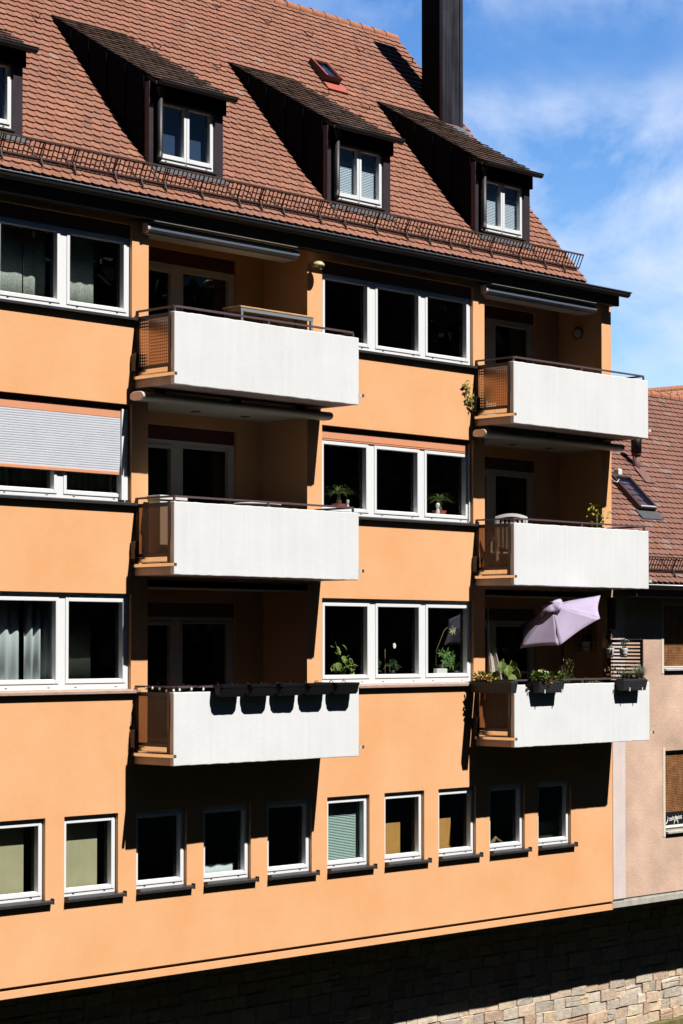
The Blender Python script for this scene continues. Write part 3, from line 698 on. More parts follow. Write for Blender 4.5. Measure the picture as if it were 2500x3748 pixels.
    m = MB(); V = Vector((0, cos(PITCH), sin(PITCH))); a = Vector((0, .17, 16.51+.5*math.tan(PITCH)))
    for xa, xb, s0, s1 in ((L+.02, Rr+.04, -.11, .0), ):
        p = [a+Vector((xa, 0, 0))+V*s0+N*.052, a+Vector((xb, 0, 0))+V*s0+N*.052, a+Vector((xb, 0, 0))+V*s1+N*.055, a+Vector((xa, 0, 0))+V*s1+N*.055]
        q = [c-N*.006 for c in p]; m.hexa([q[0], q[1], q[3], q[2], p[0], p[1], p[3], p[2]], 'lead')
    m.build('flashing', o)
for i, L in enumerate(DORM): dormer(L, 'slats' if i > 1 else 'plain', 30+i)

# chimney clad in dark metal
m = MB(); cx0, cx1, cy0, cy1 = 9.68, 10.27, 2.44, 2.97; ct = 23.0
m.box(cx0+.02, cx1-.02, cy0+.022, cy1, 19.2, ct, 'chimney_metal')
ch = m.build('chimney', B)
m = MB(); m.box(cx0, cx0+.105, cy0, cy0+.08, 19.60, ct, 'chimney_metal'); m.box(cx1-.085, cx1, cy0, cy0+.08, 19.58, ct, 'chimney_metal'); m.box(cx0, cx0+.012, cy0+.08, cy1, 19.7, ct, 'cheek_metal')  # left face sheet in the cheek black: shade painted on
m.build('corner_trim', ch, bevel=.006)
m = MB(); m.box(cx0-.03, cx1+.03, cy0-.03, cy1+.05, ct, ct+.06, 'chimney_metal'); m.build('cap', ch)
V49 = Vector((0, cos(PITCH), sin(PITCH)))
def on_roof(x, y, h=0.0): return Vector((x, y, 16.51+(y+.33)*math.tan(PITCH)))+N*h
m = MB(); p = [on_roof(9.72, 2.20, .06), on_roof(10.32, 2.20, .06), on_roof(10.27, 2.44, .06), on_roof(9.68, 2.44, .06)]; q = [c-N*.006 for c in p]
m.hexa([q[0], q[1], q[3], q[2], p[0], p[1], p[3], p[2]], 'zinc'); m.build('flashing', ch)

# red roof window
def skylight(x0, x1, y0, y1, pitch, org, parent, mcol, lift, name='skylight', flap=True, seal='cheek_metal', slope_extra=.05):
    Vv = Vector((0, cos(pitch), sin(pitch))); Nn = Vector((0, -sin(pitch), cos(pitch))); O = Vector(org)
    s0 = (y0-org[1])/cos(pitch); s1 = (y1-org[1])/cos(pitch)
    P = lambda x, s, h: O+Vector((x, 0, 0))+Vv*s+Nn*h
    def slab(m, xa, xb, sa, sb, h0, h1, mt, dh=0.0):
        m.hexa([P(xa, sa, h0+dh), P(xb, sa, h0+dh), P(xa, sb, h0), P(xb, sb, h0), P(xa, sa, h1+dh), P(xb, sa, h1+dh), P(xa, sb, h1), P(xb, sb, h1)], mt)
    m = MB(); f = .055; fcol = mcol; mcol = 'frame_brown'  # red window's frame goes dark brown: unlit sides put into the colour
    slab(m, x0, x0+f, s0, s1, .0, lift, mcol, slope_extra); slab(m, x1-f, x1, s0, s1, .0, lift, mcol, slope_extra); slab(m, x0+f, x1-f, s0, s0+f, .0, lift, mcol, slope_extra); slab(m, x0+f, x1-f, s1-f, s1, .0, lift, mcol)
    o = m.build(name, parent, bevel=.004)
    if flap:
        m = MB(); g_ = .028; h0, h1 = lift+.001, lift+.012
        slab(m, x0-.004, x0+g_, s0-.004, s1+.004, h0, h1, 'skylight_red', slope_extra); slab(m, x1-g_, x1+.004, s0-.004, s1+.004, h0, h1, 'skylight_red', slope_extra); slab(m, x0+g_, x1-g_, s0-.004, s0+g_, h0, h1, 'skylight_red', slope_extra); slab(m, x0+g_, x1-g_, s1-g_, s1+.004, h0, h1, 'skylight_red'); m.build('rim', o)
    m = MB(); slab(m, x0+f-.003, x1-f+.003, s0+f-.003, s1-f+.003, lift-.035, lift-.025, 'dormer_glass', slope_extra); m.build('pane', o)
    m = MB(); slab(m, x0+f, x1-f, s0+f, s1-f, .0, .02, 'sky_blue_sheet'); m.build('blind', o)  # blue sheet under the pane carries the sky reflection as colour, no real blind
    if not flap: m = MB(); slab(m, x0+.03, x1-.03, s0-.012, s0+.045, lift-.02, lift+.006, 'alu', slope_extra); m.build('bottom_rail', o)
    if flap:
        m = MB(); slab(m, x0+.0, x1+.10, s0-.22, s0-.01, .050, .060, fcol)
        m.build('flashing', o)
    return o
skylight(6.68, 7.10, 2.70, 3.06, PITCH, (0, -.33, 16.51), RF, 'skylight_red', .13)

# ================================================================== NEIGHBOURING HOUSE
H = empty('neighbouring_house', (16, 2, 5.1), 'pink rendered house with a lower red roof and wooden shutters beside the orange building', 'building')
NP = radians(45); NO = (0, -.60, 11.10)
def nb():
    wins = [(13.27, 14.6, 9.47, 10.75), (13.30, 14.6, 6.37, 7.95)]
    xs = sorted({11.625, 21.0} | {q for w_ in wins for q in w_[:2]}); zs = sorted({5.27, 11.4} | {q for w_ in wins for q in w_[2:]})
    m = MB()
    for i in range(len(xs)-1):
        for j in range(len(zs)-1):
            cx = (xs[i]+xs[i+1])/2; cz = (zs[j]+zs[j+1])/2
            if any(w_[0] < cx < w_[1] and w_[2] < cz < w_[3] for w_ in wins): continue
            m.quad((xs[i], .012, zs[j]), (xs[i+1], .012, zs[j]), (xs[i+1], .012, zs[j+1]), (xs[i], .012, zs[j+1]), 'pink_render')
    for a, b, z0, z1 in wins:
        m.quad((a, .012, z0), (a, .2, z0), (a, .2, z1), (a, .012, z1), 'cream_trim'); m.quad((b, .012, z0), (b, .2, z0), (b, .2, z1), (b, .012, z1), 'cream_trim'); m.quad((a, .012, z0), (b, .012, z0), (b, .2, z0), (a, .2, z0), 'cream_trim'); m.quad((a, .012, z1), (b, .012, z1), (b, .2, z1), (a, .2, z1), 'cream_trim')
    m.quad((21, .012, 5.27), (21, 7, 5.27), (21, 7, 11.4), (21, .012, 11.4), 'pink_render')
    m.build('wall', H)
    m = MB(); m.box(11.628, 12.008, -.004, .1, 5.272, 11.0, 'pale_strip'); m.build('corner_strip', H)
    m = MB(); m.box(11.60, 21, -.01, 1.5, 5.11, 5.225, 'grey_stone'); m.box(11.62, 21, .03, 1.5, 5.224, 5.275, 'grey_stone'); m.build('stone_ledge', H, bevel=.006)
    for a, b, z0, z1 in wins:
        low = z0 < 8
        m = MB(); frame_ring(m, a, b, z0+.06, z1, .03, .075, .17, 'cream_trim'); wn = m.build('window', H)
        m = MB()
        zz = z1; bot = z0+(.41 if low else .075); prof = []
        while zz > bot+.02: prof += [(.092, zz), (.082, zz-.004), (.081, zz-.026), (.092, zz-.030)]; zz -= .032
        m.extrude_x(prof+[(.11, zz), (.11, z1)], a+.02, b, 'wood_shutter'); m.build('roller_shutter', wn)
        m = MB(); m.box(a+.02, b, .074, .11, zz-.045, zz, 'wood_shutter'); m.build('shutter_bar', wn)
        m = MB(); m.box(a+.03, b, .06, .075, z0+.02, z0+.055, 'alu') if not low else m.box(a+.02, b, .05, .12, z0+.105, z0+.155, 'letter_white')
        m.hexa([(a+.02, -.05, z0+.005), (b, -.05, z0+.005), (a+.02, .1, z0+.005), (b, .1, z0+.005), (a+.02, -.05, z0+.035), (b, -.05, z0+.035), (a+.02, .1, z0+.055), (b, .1, z0+.055)], 'grey_stone' if low else 'alu')
        m.build('sill', wn)
        m = MB(); m.quad((a, .3, z0), (b, .3, z0), (b, .3, z1), (a, .3, z1), 'room'); m.build('room_lining', wn)
        m = MB(); m.box(a-.075, a-.002, .004, .05, z0-.05, z1+.06, 'cream_trim'); m.build('window_surround', wn)
    # roof
    m = MB(); L = 6.15; ca = cos(NP); y1 = NO[1]+L*ca; z1 = NO[2]+L*ca
    m.hexa([(11.7, NO[1]+.05, 10.98), (24, NO[1]+.05, 10.98), (11.7, y1, z1-.14), (24, y1, z1-.14), (11.7, NO[1], NO[2]), (24, NO[1], NO[2]), (11.7, y1, z1), (24, y1, z1)], 'roof_under')
    m.hexa([(11.7, y1+.01, z1-.15), (24, y1+.01, z1-.15), (11.7, y1+4.6, z1-4.7), (24, y1+4.6, z1-4.7), (11.7, y1+.01, z1), (24, y1+.01, z1), (11.7, y1+4.7, z1-4.7), (24, y1+4.7, z1-4.7)], 'roof_tile')
    rf = m.build('roof', H)
    tiles('tile_field', NO, NP, 11.7, 20.5, L, rf, (.86, .86, .95), exp=.158, seed=11, lichen=.05)
    m = MB(); x = 11.7
    while x < 24:
        P = []
        for xx, rad in ((x, .105), (x+.38, .092)): P += [(xx, y1+rad*1.1*cos(t), z1-.03+rad*1.1*sin(t)) for t in [pi*(-.08+1.16*k/10) for k in range(11)]]
        m.add(P, [(k, k+1, 12+k, 11+k) for k in range(10)]+[tuple(range(11, 22))], 'ridge_tile'); x += .35
    m.build('ridge', rf)
    guard(11.8, 20.5, NO, NP, rf, [12.0, 12.9, 13.75, 14.6, 15.4, 16.3])
    skylight(13.56, 14.16, .86, 1.52, NP, NO, rf, 'frame_brown', .13, flap=False, slope_extra=.02)
    Vv = Vector((0, ca, ca)); Nn = Vector((0, -ca, ca))
    c = Vector((0, .86, NO[2]+1.46)); m = MB()
    p = [c+Vector((13.5, 0, 0))-Vv*.26+Nn*.055, c+Vector((14.2, 0, 0))-Vv*.26+Nn*.055, c+Vector((14.2, 0, 0))+Nn*.055, c+Vector((13.5, 0, 0))+Nn*.055]; q = [k-Nn*.008 for k in p]
    m.hexa([q[0], q[1], q[3], q[2], p[0], p[1], p[3], p[2]], 'lead'); m.build('flashing', rf)
    m = MB(); px, py = 14.88, 1.8; pz = 13.50
    m.tube([(px, py, pz-.15), (px, py, pz+.32)], .078, 'pipe_red', 14); m.tube([(px, py, pz+.28), (px, py, pz+.34)], .095, 'maroon_board', 14); m.tube([(px, py, pz+.34), (px, py, pz+.70)], .108, 'black_plastic', 16)
    vp = m.build('vent_pipe', rf)
    m = MB(); c = Vector((px, py-.02, NO[2]+py+.58)); 
    p = [c+Vector((-.16, 0, 0))-Vv*.42+Nn*.06, c+Vector((.16, 0, 0))-Vv*.42+Nn*.06, c+Vector((.13, 0, 0))+Vv*.05+Nn*.065, c+Vector((-.13, 0, 0))+Vv*.05+Nn*.065]; q = [k-Nn*.012 for k in p]
    m.hexa([q[0], q[1], q[3], q[2], p[0], p[1], p[3], p[2]], 'pipe_red'); m.build('flashing', vp)
    m = MB(); K = 8; P = []
    for xx in (11.75, 21.0): P += [(xx, NO[1]+.0+.065*cos(q_), 11.06+.07*sin(q_)) for q_ in [pi+pi*k/K for k in range(K+1)]]
    m.add(P, [(k, k+1, K+2+k, K+1+k) for k in range(K)]+[tuple(range(K+1))], 'eave_board'); m.tube([(11.75, NO[1]-.067, 11.07), (21, NO[1]-.067, 11.07)], .014, 'alu', 8); m.build('gutter', H)
    m = MB(); m.box(11.7, 21, -.50, .01, 10.86, 10.97, 'eave_board'); m.build('eave_board', H)
nb()
# a further roof behind the ridge
RH = empty('rear_house', (22, 13, 8), 'red tiled roof showing just above the ridge of the pink house', 'building')
m = MB(); m.hexa([(18.2, 6.2, 8), (31.8, 6.2, 8), (18.2, 12, 8), (31.8, 12, 8), (18.2, 6.2, 14.3), (31.8, 6.2, 14.3), (18.2, 12, 14.3), (31.8, 12, 14.3)], 'pink_render'); m.build('wall', RH)
m = MB(); m.hexa([(18, 5.5, 13.9), (32, 5.5, 13.9), (18, 7.1, 15.40), (32, 7.1, 17.30), (18, 5.45, 14.05), (32, 5.45, 14.05), (18, 7.05, 15.55), (32, 7.05, 17.47)], 'ridge_tile'); rr2 = m.build('roof', RH)
m = MB(); m.tube([(18, 7.06, 15.52), (32, 7.06, 17.44)], .09, 'ridge_tile', 8); m.build('ridge', rr2)
m = MB(); rz_ = random.Random(9)
for k in range(34):
    x = 20.9+k*.075+rz_.uniform(-.02, .02); z = 15.62+k*.004+rz_.uniform(-.03, .03); m.bar((x, 5.9, z), (x-.10, 5.86, z+.34+rz_.uniform(-.08, .05)), .020, 'cream_trim')
m.build('snow_guard', rr2)
#PART2
# ================================================================== THINGS ON BALCONIES, AT WINDOWS, ON WALLS
# trees on the far bank (they stand in the window reflections and shade the lower sky)
def make_tree():
    r = random.Random(21); t = empty('bank_tree', (0, -44, 4.6), 'tall dense dark green tree on the bank across the river', 'tree', 'trees along the far river bank')
    m = MB(); m.tube([(0, -44, 4.6), (.2, -44, 12), (.1, -43.8, 20), (0, -44, 29)], [.6, .5, .35, .08], 'bark', 9)
    for k in range(12):
        a = k*2.4; z = 9+k*1.6; L = 4.5-k*.2
        m.tube([(0.1, -44, z), (cos(a)*L*.6, -44+sin(a)*L*.6, z+1.6), (cos(a)*L, -44+sin(a)*L, z+3)], [.2, .12, .04], 'bark', 6)
    m.build('trunk', t)
    m = MB()
    cl = [(r.gauss(0, 2.4), r.gauss(0, 2.2), r.uniform(5.5, 31)) for _ in range(90)]
    for (x, y, z) in cl:
        k = 1-abs((z-17)/24); x *= k*1.5; y *= k*1.3
        for _ in range(60):
            p = (x+r.gauss(0, 1.2), -44+y+r.gauss(0, 1.2), z+r.gauss(0, 1.2)); s = r.uniform(.9, 1.7)
            d = Vector((r.uniform(-1, 1), r.uniform(-1, 1), r.uniform(-1, .6))).normalized(); u = d.orthogonal().normalized(); v = d.cross(u)
            p = Vector(p); m.add([p-u*s*.5, p+v*s*.6, p+u*s*.5, p-v*s*.6], [(0, 1, 2, 3)], 'leaf_dark', tintg((.022, .036, .010), .5, r))
    m.build('crown', t)
    return t
T0 = make_tree(); rt = random.Random(4)
for k in range(23):
    o = T0 if k == 0 else copy_tree(T0)
    o.location = (-62+k*7.2+rt.uniform(-1.5, 1.5), -40+rt.uniform(-4, 2), 4.6); o.rotation_euler = (0, 0, rt.uniform(0, 6)); s = rt.uniform(.74, .86); o.scale = (s, s, s)

def thing(name, loc, label, cat, group=None): return empty(name, loc, label, cat, group)

# wall lamp, clock, corner spotlight
t = thing('wall_lamp', (3.69, 0, 16.0), 'cream outdoor lamp fixed to the orange pilaster under the eaves', 'lamp')
m = MB(); m.tube([(3.70, -.005, 16.01), (3.70, -.03, 16.01)], .04, 'lamp_cream', 12); m.tube([(3.70, -.03, 16.01), (3.70, -.11, 16.02), (3.70, -.16, 16.0)], .012, 'lamp_cream', 8); m.build('bracket', t)
m = MB(); m.lathe((3.68, -.17, 15.985), [(.0, .075), (.05, .07), (.085, .045), (.10, .01), (.095, -.005), (.03, -.01)], 'lamp_cream', 16); m.build('lamp_shade', t)
m = MB(); m.lathe((3.72, -.19, 15.93), [(.0, .0), (.03, .012), (.036, .035), (.025, .055)], 'chrome', 12); m.build('spot_head', t)
t = thing('wall_clock', (11.33, .525, 15.66), 'round wall clock with a dark rim hanging in the top right loggia', 'clock')
m = MB(); Q = [(11.328, .525+.112*cos(2*pi*k/28), 15.765+.112*sin(2*pi*k/28)) for k in range(28)]; Q2 = [(11.285, .525+.112*cos(2*pi*k/28), 15.765+.112*sin(2*pi*k/28)) for k in range(28)]; Q3 = [(11.285, .525+.086*cos(2*pi*k/28), 15.765+.086*sin(2*pi*k/28)) for k in range(28)]
m.add(Q+Q2+Q3, [(a+k, a+(k+1) % 28, a+28+(k+1) % 28, a+28+k) for a in (0, 28) for k in range(28)], 'chrome'); m.build('rim', t)
m = MB(); m.add([(11.292, .525+.088*cos(2*pi*k/28), 15.765+.088*sin(2*pi*k/28)) for k in range(28)], [tuple(range(28))], 'clock_face'); m.build('dial', t)
m = MB(); m.bar((11.286, .525, 15.765), (11.286, .575, 15.785), .008, 'dark_slot', .004); m.bar((11.286, .525, 15.765), (11.286, .50, 15.825), .006, 'dark_slot', .004); m.build('hand', t)
t = thing('spotlight', (11.80, 0.02, 13.0), 'small pale spotlight with a loop of white cable at the corner of the orange building', 'lamp')
m = MB(); m.box(11.76, 11.88, -.06, .06, 13.12, 13.24, 'white_plastic'); m.build('housing', t, bevel=.015)
m = MB(); m.bar((11.62, .03, 13.10), (11.80, 0.0, 13.17), .025, 'steel_brown'); m.build('arm', t)
m = MB(); m.tube([(11.85, 0, 13.14), (11.86, 0, 13.05), (11.80, 0, 12.99), (11.70, .01, 13.01), (11.63, .02, 13.07)], .009, 'white_plastic', 7); m.build('cable', t)

# top left balcony: tall table
t = thing('bar_table', (2.25, -.3, 13.9), 'tall narrow table with wooden top and grey frame behind the top left balcony rail', 'table')
m = MB(); m.box(1.55, 3.12, -.62, -.22, 15.045, 15.07, 'wood_edge'); m.build('table_top', t, bevel=.004)
m = MB(); m.box(1.56, 3.11, -.612, -.59, 14.99, 15.044, 'grey_paint'); m.box(1.62, 3.05, -.605, -.59, 14.90, 14.925, 'grey_paint'); m.build('apron', t)
for xx in (1.57, 3.06):
    for yy in (-.61, -.27):
        m = MB(); m.box(xx, xx+.045, yy, yy+.04, 13.9, 15.044, 'grey_paint'); m.build('leg', t, bevel=.004)
# climbing sprig beside the top right balcony
t = thing('creeper', (7.55, -.03, 13.8), 'thin sprig of creeper against the orange wall beside the top right balcony', 'plant')
m = MB(); m.tube([(7.69, -.05, 13.70), (7.63, -.03, 13.95), (7.55, -.03, 14.15), (7.46, -.03, 14.40)], .006, 'stem', 6); m.tube([(7.60, -.03, 14.05), (7.45, -.025, 14.15)], .004, 'stem', 6); m.build('twig', t)
m = MB(); rl = random.Random(2)
for _ in range(46):
    q = rl.random(); p = (7.62-.2*q+rl.gauss(0, .045), -.035+rl.gauss(0, .02), 14.0+.45*q+rl.gauss(0, .04)); leaf(m, p, (rl.uniform(-1, 1), -.3, rl.uniform(-1, .5)), (0, -1, .3), .06, .04, 'leaf_green', tintg((.20, .19, .03), r=rl))
m.build('foliage', t)
# middle left balcony
t = thing('storage_box', (.45, -.15, 11.15), 'pale storage box showing behind the side rail of the middle left balcony', 'box')
m = MB(); m.box(.20, .70, -.34, -.08, 11.15, 12.10, 'white_plastic'); m.build('body', t, bevel=.01)
m = MB(); m.box(.18, .72, -.36, -.06, 12.101, 12.165, 'white_plastic'); m.tube([(.45, -.365, 12.13), (.45, -.358, 12.13)], .02, 'dark_slot', 8); m.build('lid', t, bevel=.01)
t = thing('garden_table', (2.25, -.2, 11.15), 'round white garden table just showing above the middle left parapet', 'table')
m = MB(); m.lathe((2.25, -.25, 12.10), [(0, .035), (.36, .035), (.375, .02), (.36, 0), (0, 0)], 'white_plastic', 28); m.build('table_top', t)
m = MB(); m.lathe((2.25, -.25, 11.15), [(.24, 0), (.22, .04), (.04, .08), (.04, .95)], 'white_plastic', 14); m.build('pedestal', t)
# middle right balcony: garden chair, statuette, plant
t = thing('garden_chair', (8.22, -.36, 11.15), 'white plastic garden chair with a slatted high back on the middle right balcony', 'chair')
import mathutils
def chair_pt(a, b, z): return Vector((8.12+a*.76+b*.65, -.46-a*.65+b*.76, z))     # a across the back, b towards the seat
m = MB()
def cbar(p, q, wa, wb, mt='white_plastic', mb_=None): (mb_ or m).bar(p, q, wa, mt, wb)
prev = None; arc = []
for k in range(9):
    a = -.27+.54*k/8; arc.append(chair_pt(a, -.07+.05*(a/.27)**2, 12.20-.055*(a/.27)**2))
for p, q in zip(arc, arc[1:]): m.bar(p, q+(q-p)*.05, .035, 'white_plastic', .055)
for k in range(7):
    a = -.225+.45*k/6; m.bar(chair_pt(a*.9, .02, 11.62), chair_pt(a, -.045, 12.15), .038, 'white_plastic', .014)
for a in (-.265, .265): m.bar(chair_pt(a*.9, .03, 11.55), chair_pt(a, -.03, 12.14), .045, 'white_plastic', .03)
m.build('backrest', t)
m = MB(); P = [chair_pt(-.25, .0, 11.56), chair_pt(.25, .0, 11.56), chair_pt(-.26, .44, 11.585), chair_pt(.26, .44, 11.585)]
m.hexa([p-Vector((0, 0, .03)) for p in P]+P, 'white_plastic'); m.build('seat', t, bevel=.01)
for a in (-.27, .27):
    m = MB(); m.bar(chair_pt(a, .0, 11.80), chair_pt(a, .42, 11.82), .05, 'white_plastic', .025); m.bar(chair_pt(a, .40, 11.81), chair_pt(a, .42, 11.56), .035, 'white_plastic'); m.build('armrest', t)
for a, b in ((-.24, .0), (.24, .0), (-.25, .42), (.25, .42)):
    m = MB(); m.bar(chair_pt(a, b, 11.15), chair_pt(a*.97, b, 11.57), .045, 'white_plastic'); m.build('leg', t)
t = thing('statuette', (7.83, -.50, 11.15), 'small white stone figure on a plinth beside the garden chair', 'statue')
m = MB(); m.box(7.76, 7.92, -.58, -.42, 11.15, 11.30, 'white_glaze'); m.build('plinth', t, bevel=.01)
m = MB(); m.tube([(7.84, -.5, 11.30), (7.845, -.5, 11.36), (7.83, -.5, 11.44), (7.82, -.5, 11.51), (7.815, -.5, 11.535), (7.81, -.5, 11.56), (7.805, -.5, 11.60), (7.805, -.5, 11.635), (7.81, -.5, 11.655)], [.075, .07, .05, .055, .026, .036, .046, .036, .01], 'white_glaze', 12)
m.tube([(7.82, -.55, 11.50), (7.87, -.57, 11.44), (7.90, -.53, 11.39)], [.018, .016, .012], 'white_glaze', 8); m.tube([(7.83, -.45, 11.50), (7.89, -.45, 11.43), (7.90, -.49, 11.37)], [.018, .016, .012], 'white_glaze', 8); m.tube([(7.86, -.52, 11.33), (7.93, -.53, 11.36), (7.95, -.53, 11.30)], [.03, .026, .02], 'white_glaze', 8); m.build('figure', t)
t = thing('potted_shrub', (10.62, -.40, 11.15), 'yellow-green shrub standing by the pilaster on the middle right balcony', 'plant')
m = MB(); m.lathe((10.62, -.40, 11.15), [(.11, 0), (.16, .28), (.17, .30), (.145, .30), (.14, .26), (0, .26)], 'terracotta_red', 16); m.build('pot', t)
m = MB(); rl = random.Random(12)
for k in range(5): m.tube([(10.62, -.4, 11.4), (10.62+rl.uniform(-.06, .06), -.4, 11.9), (10.62+rl.uniform(-.16, .14), -.42+rl.uniform(-.05, .05), 12.35)], .007, 'stem', 6)
m.build('stems', t)
m = MB()
for _ in range(75):
    p = (10.60+rl.gauss(0, .10), -.42+rl.gauss(0, .06), rl.uniform(11.95, 12.52)); leaf(m, p, (rl.uniform(-1, 1), rl.uniform(-1, .3), rl.uniform(-.6, .5)), (0, 0, 1), .085, .055, 'leaf_green', tintg((.26, .25, .02), r=rl))
m.build('foliage', t)

# lower left balcony: five black planters and a string of lights on the rail
def planter_l3():
    t = thing('balcony_planter', (1.0, -.985, 9.215), '', 'planter', 'black planters in a row along the lower left balcony rail')
    m = MB(); w0, w1, d0, d1 = .262, .268, .085, .105; r_ = []
    def ring(z, wx, dy, cr): 
        P = []
        for cx, cy, a0 in ((wx-cr, dy-cr, 0), (-wx+cr, dy-cr, pi/2), (-wx+cr, -dy+cr, pi), (wx-cr, -dy+cr, 1.5*pi)): P += [(1.0+cx+cr*cos(a0+k*pi/8), -.985+cy+cr*sin(a0+k*pi/8), z) for k in range(5)]
        return P
    L = [ring(9.215, w0-.055, d0-.012, .03), ring(9.25, w0-.012, d0-.004, .05), ring(9.33, w1-.012, d1-.008, .06), ring(9.345, w1-.012, d1-.008, .06), ring(9.348, w1, d1, .06), ring(9.392, w1+.004, d1+.002, .06), ring(9.392, w1-.02, d1-.02, .05), ring(9.35, w1-.03, d1-.03, .05)]
    V = [p for q in L for p in q]; n = 20
    m.add(V, [(i*n+k, i*n+(k+1) % n, (i+1)*n+(k+1) % n, (i+1)*n+k) for i in range(len(L)-1) for k in range(n)]+[tuple(range(n-1, -1, -1))], 'black_plastic'); m.build('box', t)
    m = MB(); m.add(ring(9.36, w1-.03, d1-.03, .05), [tuple(range(20))], 'soil'); m.build('soil', t)
    for xx in (.86, 1.14):
        m = MB(); m.tube([(xx, -.89, 9.34), (xx, -.875, 9.41), (xx, -.835, 9.425), (xx, -.80, 9.40)], .006, 'black_plastic', 6); m.tube([(xx, -.885, 9.35), (xx, -.882, 9.19)], .004, 'black_plastic', 6); m.build('hook', t)
    return t
pl0 = planter_l3(); names = ['leftmost black planter on the lower left balcony rail, beside the string of lights', 'second black planter from the left on the lower left balcony rail', 'middle one of five black planters on the lower left balcony rail', 'fourth black planter from the left on the lower left balcony rail', 'rightmost black planter on the lower left balcony rail, below the window with the vine']
for k in range(5):
    o = pl0 if k == 0 else copy_tree(pl0); o.location.x = 1.0+k*.604; o['label'] = names[k]
t = thing('string_lights', (1.0, -.84, 9.30), 'string of small white bulbs wound along the lower left balcony rail', 'lights')
m = MB(); P = []; rl = random.Random(6)
for k in range(12): P.append((.015+rl.uniform(-.02, .01), -.03-.8*k/11, 9.372+rl.uniform(-.045, .02)))
for k in range(46): P.append((.05+3.5*k/45, -.862+rl.uniform(-.01, .03), 9.375+rl.uniform(-.045, .018)))
m.tube(P, .004, 'black_plastic', 5); m.build('cable', t)
for k in list(range(1, 12, 2))+list(range(13, 56, 3)):
    q = P[k]; m = MB(); m.lathe((q[0], q[1]-.012, q[2]-.055), [(0, 0), (.013, .004), (.018, .018), (.014, .034), (.007, .045)], 'bulb', 10); m.build('bulb', t)

# lower right balcony
def flowerbox(label, x0, x1, taper, clips):
    t = thing('flower_box', ((x0+x1)/2, -.98, 9.15), label, 'planter'); z0, z1 = 9.15, 9.345; y0, y1 = -1.07, -.885
    m = MB(); m.hexa([(x0+taper, y0+.03, z0), (x1-taper, y0+.03, z0), (x0+taper, y1-.01, z0), (x1-taper, y1-.01, z0), (x0, y0, z1), (x1, y0, z1), (x0, y1, z1), (x1, y1, z1)], 'rattan_black'); m.build('box', t, bevel=.012)
    m = MB(); m.box(x0+.02, x1-.02, y0+.02, y1-.02, z1-.004, z1+.012, 'soil'); m.build('soil', t)
    for c in clips:
        m = MB(); m.box(c-.012, c+.012, y0+.008, y0+.03, z0-.005, z0+.055, 'white_plastic'); m.build('clip', t)
        m = MB(); m.tube([(c-.25, y1+.002, z0+.02), (c-.25, y1+.01, z0-.045)], .006, 'black_plastic', 6); m.build('spacer', t)
    return t
t = flowerbox('black flower box with white blooms on the lower right parapet below the parasol', 8.13, 8.84, .03, (8.29, 8.76))
m = MB(); rl = random.Random(8); bush(m, (8.27, -.99, 9.43), (.21, .11, .09), 190, .055, .05, (.12, .19, .02), r=rl); m.build('leafy_plant', t)
m = MB()
for _ in range(11):
    p = (8.32+rl.gauss(0, .09), -1.0+rl.gauss(0, .04), 9.515+rl.uniform(-.02, .015)); m.lathe(p, [(0, .014), (.016, .010), (.022, 0), (.012, -.006)], 'white_glaze', 7)
m.build('blossom', t)
m = MB(); blades(m, (8.52, -.97, 9.37), 120, .20, .012, (.045, .075, .03), r=rl, droop=.25, spread=.6); m.build('grassy_herb', t)
m = MB(); bush(m, (8.77, -.99, 9.41), (.11, .10, .07), 80, .055, .05, (.15, .19, .02), r=rl); m.build('trailing_plant', t); m = MB(); bush(m, (8.36, -1.06, 9.345), (.10, .03, .05), 30, .045, .035, (.34, .17, .03), r=rl); m.build('orange_leaves', t)
t = flowerbox('black flower box of rosemary and silvery lavender beside the slatted screen', 10.52, 11.26, .03, (10.72, 11.10))
m = MB(); 
for cx in (10.62, 10.74, 10.86): blades(m, (cx, -.98, 9.36), 110, .17, .012, (.055, .095, .03), r=rl, droop=.15, spread=.7)
m.build('rosemary', t)
m = MB()
for cx in (11.06, 11.18): blades(m, (cx, -.98, 9.36), 110, .33, .012, (.22, .25, .17), r=rl, droop=.15, spread=.6)
m.build('lavender', t)
# side flower box
t = thing('side_flower_box', (7.60, -.5, 9.15), 'long black flower box with yellow flowers on the lower right balcony side rail', 'planter')
m = MB(); m.hexa([(7.53, -.93, 9.155), (7.68, -.93, 9.155), (7.53, -.06, 9.155), (7.68, -.06, 9.155), (7.50, -.965, 9.345), (7.685, -.965, 9.345), (7.50, -.03, 9.345), (7.685, -.03, 9.345)], 'rattan_black'); m.build('box', t, bevel=.01)
m = MB(); m.box(7.52, 7.67, -.94, -.05, 9.34, 9.358, 'soil'); m.build('soil', t)
m = MB(); bush(m, (7.58, -.30, 9.42), (.09, .26, .08), 120, .06, .045, (.17, .20, .03), r=rl); m.build('foliage', t)
m = MB(); bush(m, (7.57, -.36, 9.385), (.07, .22, .04), 70, .05, .045, (.50, .25, .03), r=rl); m.build('blossom', t)
